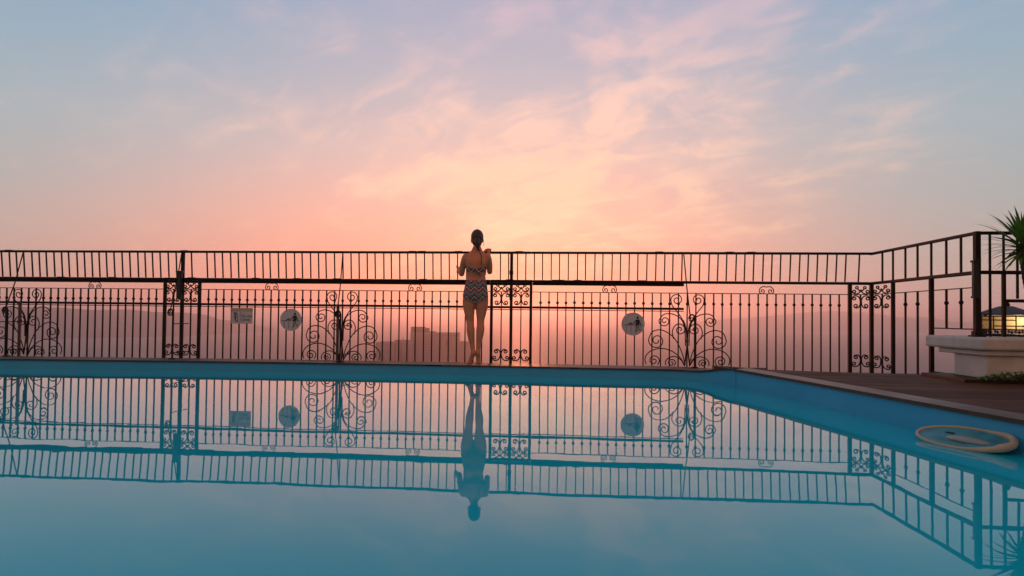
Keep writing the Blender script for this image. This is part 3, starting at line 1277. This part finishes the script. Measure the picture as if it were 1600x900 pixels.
# lantern
lan = thing('lantern', 'square lit garden lantern with low pitched roof and lattice panes on the pedestal', 'lantern', (4.965, 5.78, SLAB_Z), R(45) + YAW + R(4))
S = 0.375
hs = S / 2
mb = MB()
mb.box((0, 0, 0.012), (S * 1.04, S * 1.04, 0.022), bevel=0.004)
for sx, sy in ((0, -1), (0, 1), (-1, 0), (1, 0)):
    for kz in (0.066,):
        mb.box((sx * hs, sy * hs, kz), (S if sx == 0 else 0.014, 0.014 if sx == 0 else S, 0.012))
    for i in range(7):
        u = -hs + S * (i + 0.5) / 7
        c = (u, sy * hs, 0.042) if sx == 0 else (sx * hs, u, 0.042)
        v = 0.016
        if sx == 0:
            mb.plate([(u - v, 0.042), (u, 0.042 + v * 1.1), (u + v, 0.042), (u, 0.042 - v * 1.1)], sy * hs - 0.005, sy * hs + 0.005)
        else:
            b = MB().plate([(u - v, 0.042), (u, 0.042 + v * 1.1), (u + v, 0.042), (u, 0.042 - v * 1.1)], -0.005, 0.005)
            mb.add([(sx * hs + p.y, p.x, p.z) for p in b.v], b.f)
mb.build('lattice_base', M_BOXMET, lan)
mb = MB()
for sx in (-1, 1):
    for sy in (-1, 1):
        mb.box((sx * hs, sy * hs, 0.115), (0.030, 0.030, 0.215), bevel=0.004)
for sx, sy in ((0, -1), (0, 1), (-1, 0), (1, 0)):
    for kz, u0, u1 in ((0.198, -hs, hs), (0.160, -hs * 0.45, hs), (0.102, -hs, hs * 0.45)):
        um, ul = (u0 + u1) / 2, (u1 - u0)
        mb.box((um if sx == 0 else sx * hs, um if sx != 0 else sy * hs, kz), (ul if sx == 0 else 0.012, ul if sx != 0 else 0.012, 0.011))
    for u in (-hs * 0.45, hs * 0.45):
        mb.box((u if sx == 0 else sx * hs, u if sx != 0 else sy * hs, 0.135), (0.010, 0.010, 0.125))
mb.build('frame', M_BOXMET, lan)
for sx, sy in ((0, -1), (0, 1), (-1, 0), (1, 0)):
    mb = MB()
    mb.box((sx * (hs - 0.012), sy * (hs - 0.012), 0.136), (S - 0.04 if sx == 0 else 0.004, 0.004 if sx == 0 else S - 0.04, 0.125))
    mb.build('pane', M_PANE, lan)
mb = MB()
e = hs * 1.20
mb.add([(-e, -e, 0.212), (e, -e, 0.212), (e, e, 0.212), (-e, e, 0.212), (-e, -e, 0.222), (e, -e, 0.222), (e, e, 0.222), (-e, e, 0.222),
        (-.05, -.05, 0.300), (.05, -.05, 0.300), (.05, .05, 0.300), (-.05, .05, 0.300)],
       [(3, 2, 1, 0), (0, 1, 5, 4), (1, 2, 6, 5), (2, 3, 7, 6), (3, 0, 4, 7), (4, 5, 9, 8), (5, 6, 10, 9), (6, 7, 11, 10), (7, 4, 8, 11), (8, 9, 10, 11)])
mb.build('roof', M_LROOF, lan)
mb = MB()
mb.box((0, 0, 0.315), (0.05, 0.05, 0.032), bevel=0.006)
mb.ball((0, 0, 0.340), 0.020, 10, 8)
mb.build('finial', M_BOXMET, lan)
# the bulb stands close to the near corner and glows through the frosted panes
mb = MB()
mb.ball((-hs + 0.085, -hs + 0.055, 0.150), (0.024, 0.024, 0.034), 12, 8)
mb.build('bulb', M_BULB, lan, smooth=True)
ld = bpy.data.lights.new('lantern_lamp', 'POINT')
ld.energy = 1.4
ld.color = (1.0, 0.68, 0.36)
ld.shadow_soft_size = 0.025
lo = bpy.data.objects.new('lantern_lamp', ld)
COL.objects.link(lo)
lo.parent = lan
lo.location = (-hs + 0.16, -hs + 0.09, 0.150)


# palm
def leaf_strip(mb, p0, dirv, length, width, droop, seg=9, fold=0.25):
    p = Vector(p0)
    d = Vector(dirv).normalized()
    side = d.cross(Vector((0, 0, 1)))
    side = side.normalized() if side.length > 0.05 else Vector((1, 0, 0))
    rows = []
    for i in range(seg + 1):
        t = i / seg
        w = width * (0.45 + 0.55 * min(1, t * 4)) * (1 - t ** 2.2) + 0.0006
        upn = side.cross(d).normalized()
        rows.append((p + side * w + upn * (w * fold), p.copy(), p - side * w + upn * (w * fold)))
        p = p + d * (length / seg)
        d = (d + Vector((0, 0, -1)) * droop * (0.4 + t) / seg).normalized()
    o = len(mb.v)
    for r in rows:
        mb.v += list(r)
    for i in range(seg):
        a = o + i * 3
        mb.f += [(a, a + 1, a + 4, a + 3), (a + 1, a + 2, a + 5, a + 4)]


palm = thing('potted_palm', 'spiky green yucca palm leaning in at the right edge behind the lantern', 'palm', (4.95, 5.22, SLAB_Z))
tr = [(0, 0, 0.12), (-0.18, 0, 0.26), (-0.265, -0.01, 0.44), (-0.305, -0.015, 0.62), (-0.332, -0.02, 0.81)]
mb = MB()
tp = catmull(tr, 8)
mb.tube(tp, [0.040 - 0.010 * i / (len(tp) - 1) + 0.003 * (i % 2) for i in range(len(tp))], 12)
mb.build('trunk', M_BARK, palm)
mb = MB()
mb.tube([(0, 0, 0.0), (0, 0, 0.14), (0, 0, 0.15), (0, 0, 0.165), (0, 0, 0.166)], [0.085, 0.115, 0.125, 0.125, 0.10], 24)
mb.build('pot', M_POT, palm, smooth=False)
mb = MB()
rnd = random.Random(11)
head = Vector((-0.335, -0.022, 0.845))
for i in range(96):
    a = i * 2.39996 + rnd.uniform(-.2, .2)
    t = i / 96
    elv = R(84 - 112 * t + rnd.uniform(-10, 10))
    L = rnd.uniform(0.30, 0.44) * (0.62 + 0.42 * math.sin(PI * min(1, t * 1.0 + 0.08)))
    d = (math.cos(a) * math.cos(elv), math.sin(a) * math.cos(elv), math.sin(elv))
    leaf_strip(mb, head + Vector((rnd.uniform(-.012, .012), rnd.uniform(-.012, .012), -0.10 * t + 0.02)), d, L, rnd.uniform(0.0125, 0.019), rnd.uniform(0.25, 0.75) + 0.35 * t)
mb.build('crown', M_LEAF, palm, fix=False)

# ground cover at the foot of the pedestal
mb = MB()
for i in range(3200):
    x = rnd.uniform(0, 1) ** 0.8 * 2.4
    y = rnd.uniform(-1, 1)
    h = 0.085 * (1 - y * y) * (0.5 + 0.6 * mnoise.noise(Vector((x * 5, 0, 2))) + 0.35) * min(1, 0.25 + x * 3)
    base = Vector((4.15 + x, 5.14 - 0.076 * x + y * 0.050 - 0.035, 0.213 + max(0, rnd.uniform(0, h))))
    a = rnd.uniform(0, 2 * PI)
    d = (math.cos(a), math.sin(a) - 0.2, rnd.uniform(0.1, 1.1))
    leaf_strip(mb, base, d, rnd.uniform(0.028, 0.055), rnd.uniform(0.006, 0.011), 0.8, 3)
tag(mb.build('ground_cover', M_GROUNDCOVER, fix=False), 'low green ground cover growing along the foot of the pedestal', 'plants', None, 'stuff')

# ================================================================== FLOATING RING
fl = thing('floating_ring', 'white oval floating ring with a pale centre float by the right pool wall', 'pool float', (2.66, 3.40, 0.012), R(113.5))


def ellipse_ring(rx, ry, n=64):
    return [(rx * math.cos(2 * PI * i / n), ry * math.sin(2 * PI * i / n)) for i in range(n + 1)]


mb = MB()
pts, rad = [], []
for i, (x, y) in enumerate(ellipse_ring(0.245, 0.135)):
    tilt = 0.040 * (-y / 0.135) + 0.030
    fat = math.exp(-((x + 0.22) / 0.10) ** 2) * (1 if y < 0.07 else 0.6)
    pts.append((x, y, tilt + 0.010 * fat))
    rad.append((0.008 + 0.010 * fat, 0.012 + 0.012 * fat))
mb.tube(pts, rad, 12, cap=False)
mb.build('rim', M_FLOAT, fl, smooth=True)
er = ellipse_ring(0.238, 0.128, 48)[:-1]
mb = MB()
vs = [(0, 0, 0.006)]
for f_, zz in ((0.5, 0.006), (1.0, 0.0)):
    for x, y in er:
        vs.append((x * f_, y * f_, (0.040 * (-y / 0.135) + 0.030) * (f_ ** 2) + zz))
nn_ = len(er)
fs = [(0, 1 + i, 1 + (i + 1) % nn_) for i in range(nn_)] + [(1 + i, 1 + nn_ + i, 1 + nn_ + (i + 1) % nn_, 1 + (i + 1) % nn_) for i in range(nn_)]
mb.add(vs, fs)
mb.build('skirt', mat('teal_film', (0.05, 0.27, 0.34), 0.35, 0, 0.5, 0.25, 9), fl, smooth=True, fix=False)
mb = MB()
mb.ball((-0.01, -0.030, 0.016), (0.120, 0.050, 0.020), 24, 10)
mb.build('centre_float', M_FLOAT2, fl, smooth=True)
mb = MB()
mb.box((0.11, -0.072, 0.034), (0.05, 0.018, 0.014), 0.2, bevel=0.004)
mb.build('clip', M_BLACK, fl)

# ================================================================== FAR BUILDINGS AND BOATS
def far_building(name, label, px0, px1, y_top, d, depth, extra=()):
    X0, X1 = (px0 - 800) / 900 * d, (px1 - 800) / 900 * d
    zt = ctop((px0 + px1) / 2, y_top, d)
    root = thing(name, label, 'building', ((X0 + X1) / 2, d, SEA_Z), 0, 'hazy hotel blocks by the shore')
    W = X1 - X0
    H = zt - SEA_Z
    mb = MB()
    mb.box((0, depth / 2, H / 2), (W, depth, H))
    mb.build('wall', M_BLDG, root)
    return root, W, H


r, W, H = far_building('hotel_tower', 'tall hazy hotel block with rooftop plant rooms, seen through the fence left of the woman', 642, 716, 520, 800, 34)
mb = MB()
mb.box((-W / 2 + 9.0, 12, H + 3.9), (18.0, 18, 7.7))
mb.build('plant_room', M_BLDG2, r)
mb = MB()
mb.box((-W / 2 + 21.0, 14, H + 3.2), (6.4, 12, 6.3), bevel=1.0)
mb.build('water_tank', M_BLDG2, r)
mb = MB()
mb.box((-W / 2 + 28, 14, H + 0.8), (10, 12, 1.5))
mb.build('roof_hut', M_BLDG2, r)
mb = MB()
mb.box((W / 2 - 15, -0.3, H - 14), (3.4, 1.0, 10.5))
mb.box((-W / 2 + 6, -0.3, H - 20), (2.0, 0.8, 30))
mb.box((W / 2 - 2.0, -0.3, H - 20), (3.2, 0.8, 38))
mb.build('window_bay', M_BLDG2, r)
for k in range(7):
    mb = MB()
    mb.box((0, -0.25, H - 3.2 - k * 3.4), (W * 0.98, 0.8, 0.5))
    mb.build('floor_band', M_BLDG2, r)
r, W, H = far_building('hotel_block', 'low hazy block with a mast, left of the tall hotel block', 588, 641.5, 535, 820, 40)
mb = MB()
mb.box((W / 2 - 12, 12, H + 1.6), (22, 16, 3.2))
mb.build('roof_storey', M_BLDG, r)
mb = MB()
mb.tube([(W / 2 - 11, 6, H), (W / 2 - 11, 6, H + 7.5)], 0.5, 6)
mb.build('mast', M_BLDG2, r)
mb = MB()
mb.box((W / 2 - 21, -0.3, H - 16), (3, 0.8, 30))
mb.box((W / 2 - 12, -0.3, H - 16), (2.4, 0.8, 30))
mb.build('window_bay', M_BLDG2, r)
r, W, H = far_building('hotel_block', "low hazy block right of the tall hotel block, cut off by the woman's leg", 716.5, 735, 535, 810, 30)
mb = MB()
mb.box((0, 8, H + 0.7), (W * 0.7, 10, 1.4))
mb.build('roof_storey', M_BLDG, r)


def boat(px, y, L, label):
    d = (0.73 - SEA_Z) * 900 / (y - hz(px))
    X = (px - 800) / 900 * d
    r = thing('boat', label, 'boat', (X, d, SEA_Z), R(4), 'small boats out on the hazy sea')
    mb = MB()
    h = L * 0.10
    prof = [(-L / 2, h), (-L / 2 + L * .06, -0.3), (L * .40, -0.3), (L / 2, h * 1.35)]
    w = L * 0.12
    vs = [(x, -w if 0 < i < 3 else -w * 0.9, z) for i, (x, z) in enumerate(prof)] + [(x, w, z) for x, z in prof]
    mb.add(vs, [(0, 1, 2, 3), (7, 6, 5, 4), (0, 4, 5, 1), (1, 5, 6, 2), (2, 6, 7, 3), (3, 7, 4, 0)])
    mb.build('hull', M_BOAT, r)
    mb = MB()
    mb.box((-L * 0.05, 0, h + L * 0.035), (L * 0.55, w * 1.3, L * 0.08), bevel=0.2)
    mb.build('cabin', M_BOAT, r)
    return r


boat(1242, 541.5, 20, 'larger of two small boats, seen between fence bars right of the woman')
boat(1201, 546, 11, 'smaller fainter boat, left of the other boat on the sea')

# ================================================================== WOMAN
def remesh(mb, voxel, smooth_it=6, fac=0.5):
    me = bpy.data.meshes.new('tmp')
    me.from_pydata([tuple(v) for v in mb.v], [], mb.f)
    bm = bmesh.new()
    bm.from_mesh(me)
    bmesh.ops.recalc_face_normals(bm, faces=bm.faces)
    bm.to_mesh(me)
    bm.free()
    o = bpy.data.objects.new('tmp', me)
    COL.objects.link(o)
    md = o.modifiers.new('r', 'REMESH')
    md.mode = 'VOXEL'
    md.voxel_size = voxel
    ms = o.modifiers.new('s', 'SMOOTH')
    ms.iterations = smooth_it
    ms.factor = fac
    bpy.context.view_layer.update()
    out = bpy.data.meshes.new_from_object(o.evaluated_get(bpy.context.evaluated_depsgraph_get()))
    bpy.data.objects.remove(o)
    bpy.data.meshes.remove(me)
    return out


PXc, PYc, PZ = -0.446, 7.15, RIM_Z
wom = thing('person', 'woman in a zigzag bikini on tiptoe at the fence, back turned, hands on it', 'person', (PXc, PYc, PZ))


def wp(px, y, d):
    """figure joint at a distance d (metres) in front of the lens, in the figure's own frame"""
    H_ = hz(px)
    return Vector(((px - 800) / 900 * d - PXc, d - PYc, 0.73 + (H_ - y) / 900 * d - PZ))


body = MB()
D0 = 7.15


def ring_loft(mb, rows, n=24):
    """rows: centre (Vector), half-width, half-depth"""
    vs, fs = [], []
    for c, rx, ry in rows:
        for k in range(n):
            a = 2 * PI * k / n
            ca, sa = math.cos(a), math.sin(a)
            ex = 0.85
            vs.append(c + Vector((rx * math.copysign(abs(ca) ** ex, ca), ry * math.copysign(abs(sa) ** ex, sa), 0)))
    for i in range(len(rows) - 1):
        for k in range(n):
            k2 = (k + 1) % n
            fs.append((i * n + k, i * n + k2, (i + 1) * n + k2, (i + 1) * n + k))
    fs.append(tuple(range(n))[::-1])
    e = (len(rows) - 1) * n
    fs.append(tuple(e + k for k in range(n)))
    mb.add(vs, fs)


def row(xl, xr, y, dd, dep):
    c = wp((xl + xr) / 2, y, D0 + dd)
    return (c, (xr - xl) / 2 / 900 * (D0 + dd), dep)


# torso (left edge px, right edge px, row, depth offset, half depth)
ring_loft(body, [row(726, 760, 474, -0.00, 0.085), row(723.2, 762.8, 468, -0.012, 0.112), row(723.4, 762.4, 461, -0.014, 0.116), row(725.0, 761.2, 453, -0.008, 0.108),
                 row(726.6, 760.4, 445, 0.0, 0.096), row(728.2, 758.8, 438, 0.006, 0.084), row(728.8, 758.0, 432, 0.010, 0.080), row(728.2, 758.4, 425, 0.008, 0.085),
                 row(727.2, 759.4, 418, 0.004, 0.094), row(726.4, 761.0, 411, 0.0, 0.098), row(725.4, 762.4, 405, -0.002, 0.088), row(725.8, 762.2, 400, 0.0, 0.068),
                 row(730, 758, 396, 0.004, 0.050), row(736.5, 752, 391.5, 0.008, 0.044)])
# shoulder blades and buttocks
for px, yy in ((735.5, 410), (752.5, 410)):
    body.ball(wp(px, yy, D0 - 0.060), (0.045, 0.030, 0.062), 14, 10)
for px in (733.6, 752.2):
    body.ball(wp(px, 463.0, D0 - 0.058), (0.070, 0.068, 0.075), 18, 12)
# bust (far side)
for px in (735, 752):
    body.ball(wp(px, 419, D0 + 0.085), (0.055, 0.050, 0.055), 14, 10)
# neck
body.tube([wp(744.0, 396, D0 + 0.008), wp(744.2, 389, D0 + 0.012), wp(744.4, 380, D0 + 0.028)], [0.052, 0.045, 0.046], 16)
# head: skull, jaw, nose, ears, brow, lips
hc = wp(744.4, 373.0, D0 + 0.035)
body.ball(hc + Vector((0, 0, 0.018)), (0.071, 0.090, 0.094), 20, 14)
body.ball(hc + Vector((0, 0.030, -0.055)), (0.052, 0.062, 0.062), 16, 12)
body.tube([hc + Vector((0, 0.112, 0.0)), hc + Vector((0, 0.124, -0.030)), hc + Vector((0, 0.100, -0.046))], [0.007, 0.013, 0.010], 8)
body.ball(hc + Vector((0, 0.088, -0.070)), (0.024, 0.012, 0.010), 10, 8)
for s in (-1, 1):
    body.ball(hc + Vector((s * 0.073, 0.012, -0.022)), (0.010, 0.020, 0.032), 10, 8)
    body.ball(hc + Vector((s * 0.030, 0.086, 0.004)), (0.016, 0.010, 0.011), 10, 8)


def limb_tube(pts, rs, n=16, sub=6):
    P = catmull(pts, sub)
    Rr = catmull([(r_, 0, 0) for r_ in rs], sub)
    body.tube(P, [max(0.004, q_.x) for q_ in Rr], n)


# legs: left then right
LT = [wp(733.0, 464, D0 - 0.005), wp(732.8, 475, D0 - 0.008), wp(733.5, 488, D0 + 0.0), wp(734.6, 500, D0 + 0.004), wp(735.2, 508, D0 - 0.006), wp(735.8, 516, D0 - 0.016), wp(737.0, 527, D0 - 0.010),
      wp(738.6, 538, D0 - 0.002), wp(739.8, 547, D0 + 0.0), wp(740.4, 553, D0 + 0.004)]
LR = [0.078, 0.080, 0.066, 0.049, 0.047, 0.051, 0.043, 0.032, 0.028, 0.028]
limb_tube(LT, LR)
RT = [wp(752.9, 464, D0 - 0.005), wp(752.9, 475, D0 - 0.008), wp(752.0, 488, D0 + 0.0), wp(751.2, 500, D0 + 0.004), wp(751.2, 508, D0 - 0.006), wp(751.0, 516, D0 - 0.016), wp(749.8, 527, D0 - 0.010),
      wp(748.6, 538, D0 - 0.002), wp(748.1, 547, D0 + 0.0), wp(747.9, 553, D0 + 0.004)]
limb_tube(RT, LR)
for s_ in (-1, 1):
    limb_tube([wp(744.0 + s_ * 2.5, 386.5, D0 + 0.012), wp(744.0 + s_ * 6.0, 394.5, D0 + 0.006), wp(744.0 + s_ * 12, 399.5, D0 + 0.002), wp(744.0 + s_ * 17.2, 402.5, D0)], [0.030, 0.034, 0.036, 0.042])
# feet on tiptoe: heel high, ball and toes on the rim
def foot(heel, ball_, tdir, s):
    ank = heel + Vector((0, 0.030, 0.020))
    body.ball(heel, (0.027, 0.030, 0.036), 12, 10)
    limb_tube([ank, (heel + ball_) / 2 + Vector((0, 0.022, 0.008)), ball_ + Vector((0, 0, 0.012))], [0.030, 0.030, 0.027], 12, 5)
    side = Vector((tdir.y, -tdir.x, 0))
    body.ball(ball_ + Vector((0, 0, 0.006)), (0.040, 0.030, 0.020), 14, 10)
    for k, (off, ln, rr) in enumerate(((-0.028, 0.052, 0.013), (-0.010, 0.050, 0.0095), (0.005, 0.045, 0.009), (0.019, 0.039, 0.0085), (0.031, 0.031, 0.008))):
        b = ball_ + side * off * s
        body.tube([b, b + tdir * ln * 0.6 + Vector((0, 0, -0.002)), b + tdir * ln + Vector((0, 0, -0.006))], [rr, rr, rr * 0.8], 8)
foot(wp(740.6, 551.5, D0 - 0.025), Vector((wp(735.0, 560, D0 + 0.03).x, 0.035, 0.020)), Vector((-0.50, 0.86, 0)), 1)
foot(wp(747.8, 551.5, D0 - 0.025), Vector((wp(748.4, 560, D0 + 0.03).x, 0.030, 0.020)), Vector((0.06, 1.0, 0)), -1)
# arms
LS, LE, LH = wp(726.6, 402.5, D0), wp(721.0, 427.5, D0 + 0.09), wp(715.6, 421.0, D0 + 0.335)
limb_tube([wp(730, 400, D0), LS, (LS + LE) / 2 + Vector((-0.010, -0.005, 0)), LE, LE.lerp(LH, 0.35) + Vector((0, 0, 0.004)), LE.lerp(LH, 0.8), LH],
          [0.040, 0.046, 0.040, 0.034, 0.035, 0.025, 0.023])
RS, RE, RH = wp(760.9, 402.5, D0), wp(764.6, 424.5, D0 + 0.10), wp(762.6, 394.0, D0 + 0.345)
limb_tube([wp(757, 400, D0), RS, (RS + RE) / 2 + Vector((0.008, -0.005, 0)), RE, RE.lerp(RH, 0.35) + Vector((0.004, 0, 0)), RE.lerp(RH, 0.8), RH],
          [0.040, 0.046, 0.040, 0.034, 0.035, 0.025, 0.023])


def bar_world_to_fig(X, z, fwd):
    p = FP(X)
    return Vector((p[0] - PXc, p[1] - fwd - PYc, z - PZ))


# left hand closes round an upright bar, right hand lies over the top rail
zl = LH.z + PZ
barp = bar_world_to_fig(-0.716, zl, LEAN * (zl - ZM) / (ZT - ZM))
palm_c = barp + Vector((0.014, -0.030, 0.0))
body.tube([LH, palm_c + Vector((0.004, -0.012, 0)), palm_c], [(0.021, 0.021), (0.030, 0.016), (0.030, 0.014)], 12)
body.ball(palm_c, (0.017, 0.020, 0.040), 12, 10)
for k, (zz, ln) in enumerate(((0.034, 0.95), (0.012, 1.05), (-0.010, 1.0), (-0.031, 0.85))):
    c = barp + Vector((0, 0, zz))
    pts = []
    for a in (-60, -10, 40, 90, 140, 175):
        aa = R(a)
        pts.append(c + Vector((math.cos(aa) * 0.019, math.sin(aa) * 0.019 * ln, 0)))
    body.tube([palm_c + Vector((0.006, 0, zz))] + pts, [0.010] * 3 + [0.0092, 0.009, 0.0085, 0.008], 8)
body.tube([palm_c + Vector((-0.004, 0.0, 0.028)), barp + Vector((-0.019, -0.006, 0.045)), barp + Vector((-0.021, 0.014, 0.058)), barp + Vector((-0.012, 0.026, 0.062))], [0.011, 0.0105, 0.0095, 0.008], 8)
railp = bar_world_to_fig(-0.318, ZT + 0.015, LEAN)
pc = railp + Vector((0.002, -0.030, 0.022))
body.tube([RH, RH.lerp(pc, 0.6) + Vector((0, 0, 0.012)), pc], [(0.022, 0.022), (0.018, 0.028), (0.014, 0.034)], 12)
body.ball(pc + Vector((0, 0.012, 0.002)), (0.040, 0.036, 0.016), 12, 10)
for xx, ln in ((-0.031, 0.92), (-0.011, 1.05), (0.010, 1.0), (0.030, 0.82)):
    b = railp + Vector((xx, 0, 0))
    body.tube([pc + Vector((xx, 0.02, 0.004)), b + Vector((0, 0.010, 0.021)), b + Vector((0, 0.030 * ln, 0.012)), b + Vector((0, 0.034 * ln, -0.014)), b + Vector((0, 0.026, -0.032 * ln))],
              [0.0105, 0.010, 0.0095, 0.009, 0.008], 8)
body.tube([pc + Vector((-0.030, -0.006, 0.0)), railp + Vector((-0.050, -0.020, 0.006)), railp + Vector((-0.058, -0.027, -0.018)), railp + Vector((-0.052, -0.024, -0.034))], [0.012, 0.011, 0.010, 0.008], 8)

bme = remesh(body, 0.0052, 7, 0.5)
bme.materials.clear()
bme.materials.append(M_SKIN)
bme.polygons.foreach_set('use_smooth', [True] * len(bme.polygons))
bo = bpy.data.objects.new('body', bme)
COL.objects.link(bo)
bo.parent = wom


def garment(name, test, push, m):
    """cloth cut from the body surface and lifted off it"""
    bm = bmesh.new()
    bm.from_mesh(bme)
    bm.normal_update()
    kill = [f for f in bm.faces if not test(f.calc_center_median())]
    bmesh.ops.delete(bm, geom=kill, context='FACES')
    bm.normal_update()
    inner = {v: v.co.copy() for v in bm.verts}
    for v in bm.verts:
        v.co = v.co + v.normal * push
    me = bpy.data.meshes.new(name)
    bm.to_mesh(me)
    bm.free()
    me.materials.clear()
    me.materials.append(m)
    o = bpy.data.objects.new(name, me)
    COL.objects.link(o)
    o.parent = wom
    sm = o.modifiers.new('smooth', 'SMOOTH')
    sm.iterations = 4
    sm.factor = 0.4
    md = o.modifiers.new('thick', 'SOLIDIFY')
    md.thickness = 0.0035
    md.offset = -1.0
    return o


zh = lambda y: 0.73 + (493.4 - y) / 900 * D0 - PZ
z_top, z_out, z_mid = zh(438.0), zh(464.0), zh(470.8)
x_mid = wp(743, 460, D0).x


def in_bottom(c):
    u = abs(c.x - x_mid) / 0.16
    lowz = z_mid + (z_out - z_mid) * min(1, u) ** 1.3
    if c.y > 0.02:
        lowz += 0.05 * min(1, u)
    return lowz < c.z < z_top + 0.012 * min(1, u) - 0.006 and abs(c.x - x_mid) < 0.185


garment('bikini_bottom', in_bottom, 0.0035, M_ZIG)
zb0, zb1 = zh(425.5), zh(417.0)


def in_top(c):
    if abs(c.x - x_mid) > 0.127:
        return False
    u = min(1, abs(c.x - x_mid) / 0.12)
    sag = 0.018 * (1 - u)
    if c.y < 0.03:
        return zb0 - sag + 0.012 * (1 - u) < c.z < zb1 - sag - 0.012 * (1 - u)
    return zb0 - 0.030 < c.z < zb1 + 0.020


garment('bikini_top', in_top, 0.005, M_ZIG)
# the knot and ties of the top, and the neck cord
kn = wp(745.3, 421.5, D0 - 0.105)
mb = MB()
mb.ball(kn, (0.016, 0.011, 0.014), 12, 8)
for s, ln in ((-1, 0.060), (1, 0.078)):
    mb.tube([kn, kn + Vector((s * 0.018, -0.008, -0.03)), kn + Vector((s * 0.022 + 0.012, 0.0, -ln))], [(0.005, 0.012), (0.004, 0.013), (0.003, 0.010)], 8)
    mb.tube([kn, kn + Vector((s * 0.030, -0.008, 0.008)), kn + Vector((s * 0.046, 0, -0.014)), kn + Vector((s * 0.02, -0.002, -0.012)), kn], [0.005, 0.006, 0.006, 0.005, 0.004], 8)
mb.build('bikini_tie', M_ZIG, wom, smooth=True)

# hair: skull cap, ponytail
mb = MB()
mb.ball(hc + Vector((0, -0.010, 0.022)), (0.0795, 0.094, 0.098), 22, 16)
mb.ball(hc + Vector((0.0, -0.030, -0.035)), (0.066, 0.062, 0.066), 18, 12)
tail = [hc + Vector((0.004, -0.088, -0.020)), hc + Vector((0.008, -0.108, -0.060)), hc + Vector((0.012, -0.104, -0.100)), hc + Vector((0.018, -0.098, -0.132)), hc + Vector((0.026, -0.096, -0.165))]
mb.tube(catmull(tail, 5), [q_.x for q_ in catmull([(a, 0, 0) for a in (0.036, 0.035, 0.025, 0.016, 0.006)], 5)], 12)
hme = remesh(mb, 0.006, 5, 0.5)
bm = bmesh.new()
bm.from_mesh(hme)
kill = [v for v in bm.verts if v.co.y > hc.y + 0.070 and v.co.z < hc.z + 0.060]
bmesh.ops.delete(bm, geom=kill, context='VERTS')
bm.to_mesh(hme)
bm.free()
hme.materials.clear()
hme.materials.append(M_HAIR)
hme.polygons.foreach_set('use_smooth', [True] * len(hme.polygons))
ho = bpy.data.objects.new('hair', hme)
COL.objects.link(ho)
ho.parent = wom
mb = MB()
mb.tube(catmull([hc + Vector((0.030, -0.095, -0.140)), hc + Vector((0.045, -0.102, -0.19)), wp(751.0, 399, D0 - 0.075), wp(751.2, 406, D0 - 0.100), wp(751.4, 413.5, D0 - 0.108)], 5), 0.0042, 6)
mb.build('neck_cord', M_CORD, wom, smooth=True)
mb = MB()
mb.ball(hc + Vector((0.078, 0.015, -0.075)), (0.005, 0.005, 0.011), 8, 6)
mb.tube([hc + Vector((0.077, 0.015, -0.052)), hc + Vector((0.078, 0.015, -0.068))], 0.0012, 5)
mb.build('earring', M_FLOAT, wom, smooth=True)

# ================================================================== HAZE
mb = MB()
mb.box((0, 0, (SEA_Z - 1 + 85) / 2), (84000, 84000, 85 - (SEA_Z - 1)))
hm = bpy.data.materials.new('haze_air')
hm.use_nodes = True
hm.node_tree.nodes.clear()
h = NT(hm.node_tree)
pv = h.new('ShaderNodeVolumePrincipled')
pv.inputs['Color'].default_value = HAZE_COLOR
pv.inputs['Density'].default_value = HAZE_DENSITY
pv.inputs['Anisotropy'].default_value = HAZE_ANISO
out = h.new('ShaderNodeOutputMaterial')
h.l.new(pv.outputs[0], out.inputs['Volume'])
tag(mb.build('haze', hm), 'pale warm evening haze over the sea', 'haze', None, 'stuff')
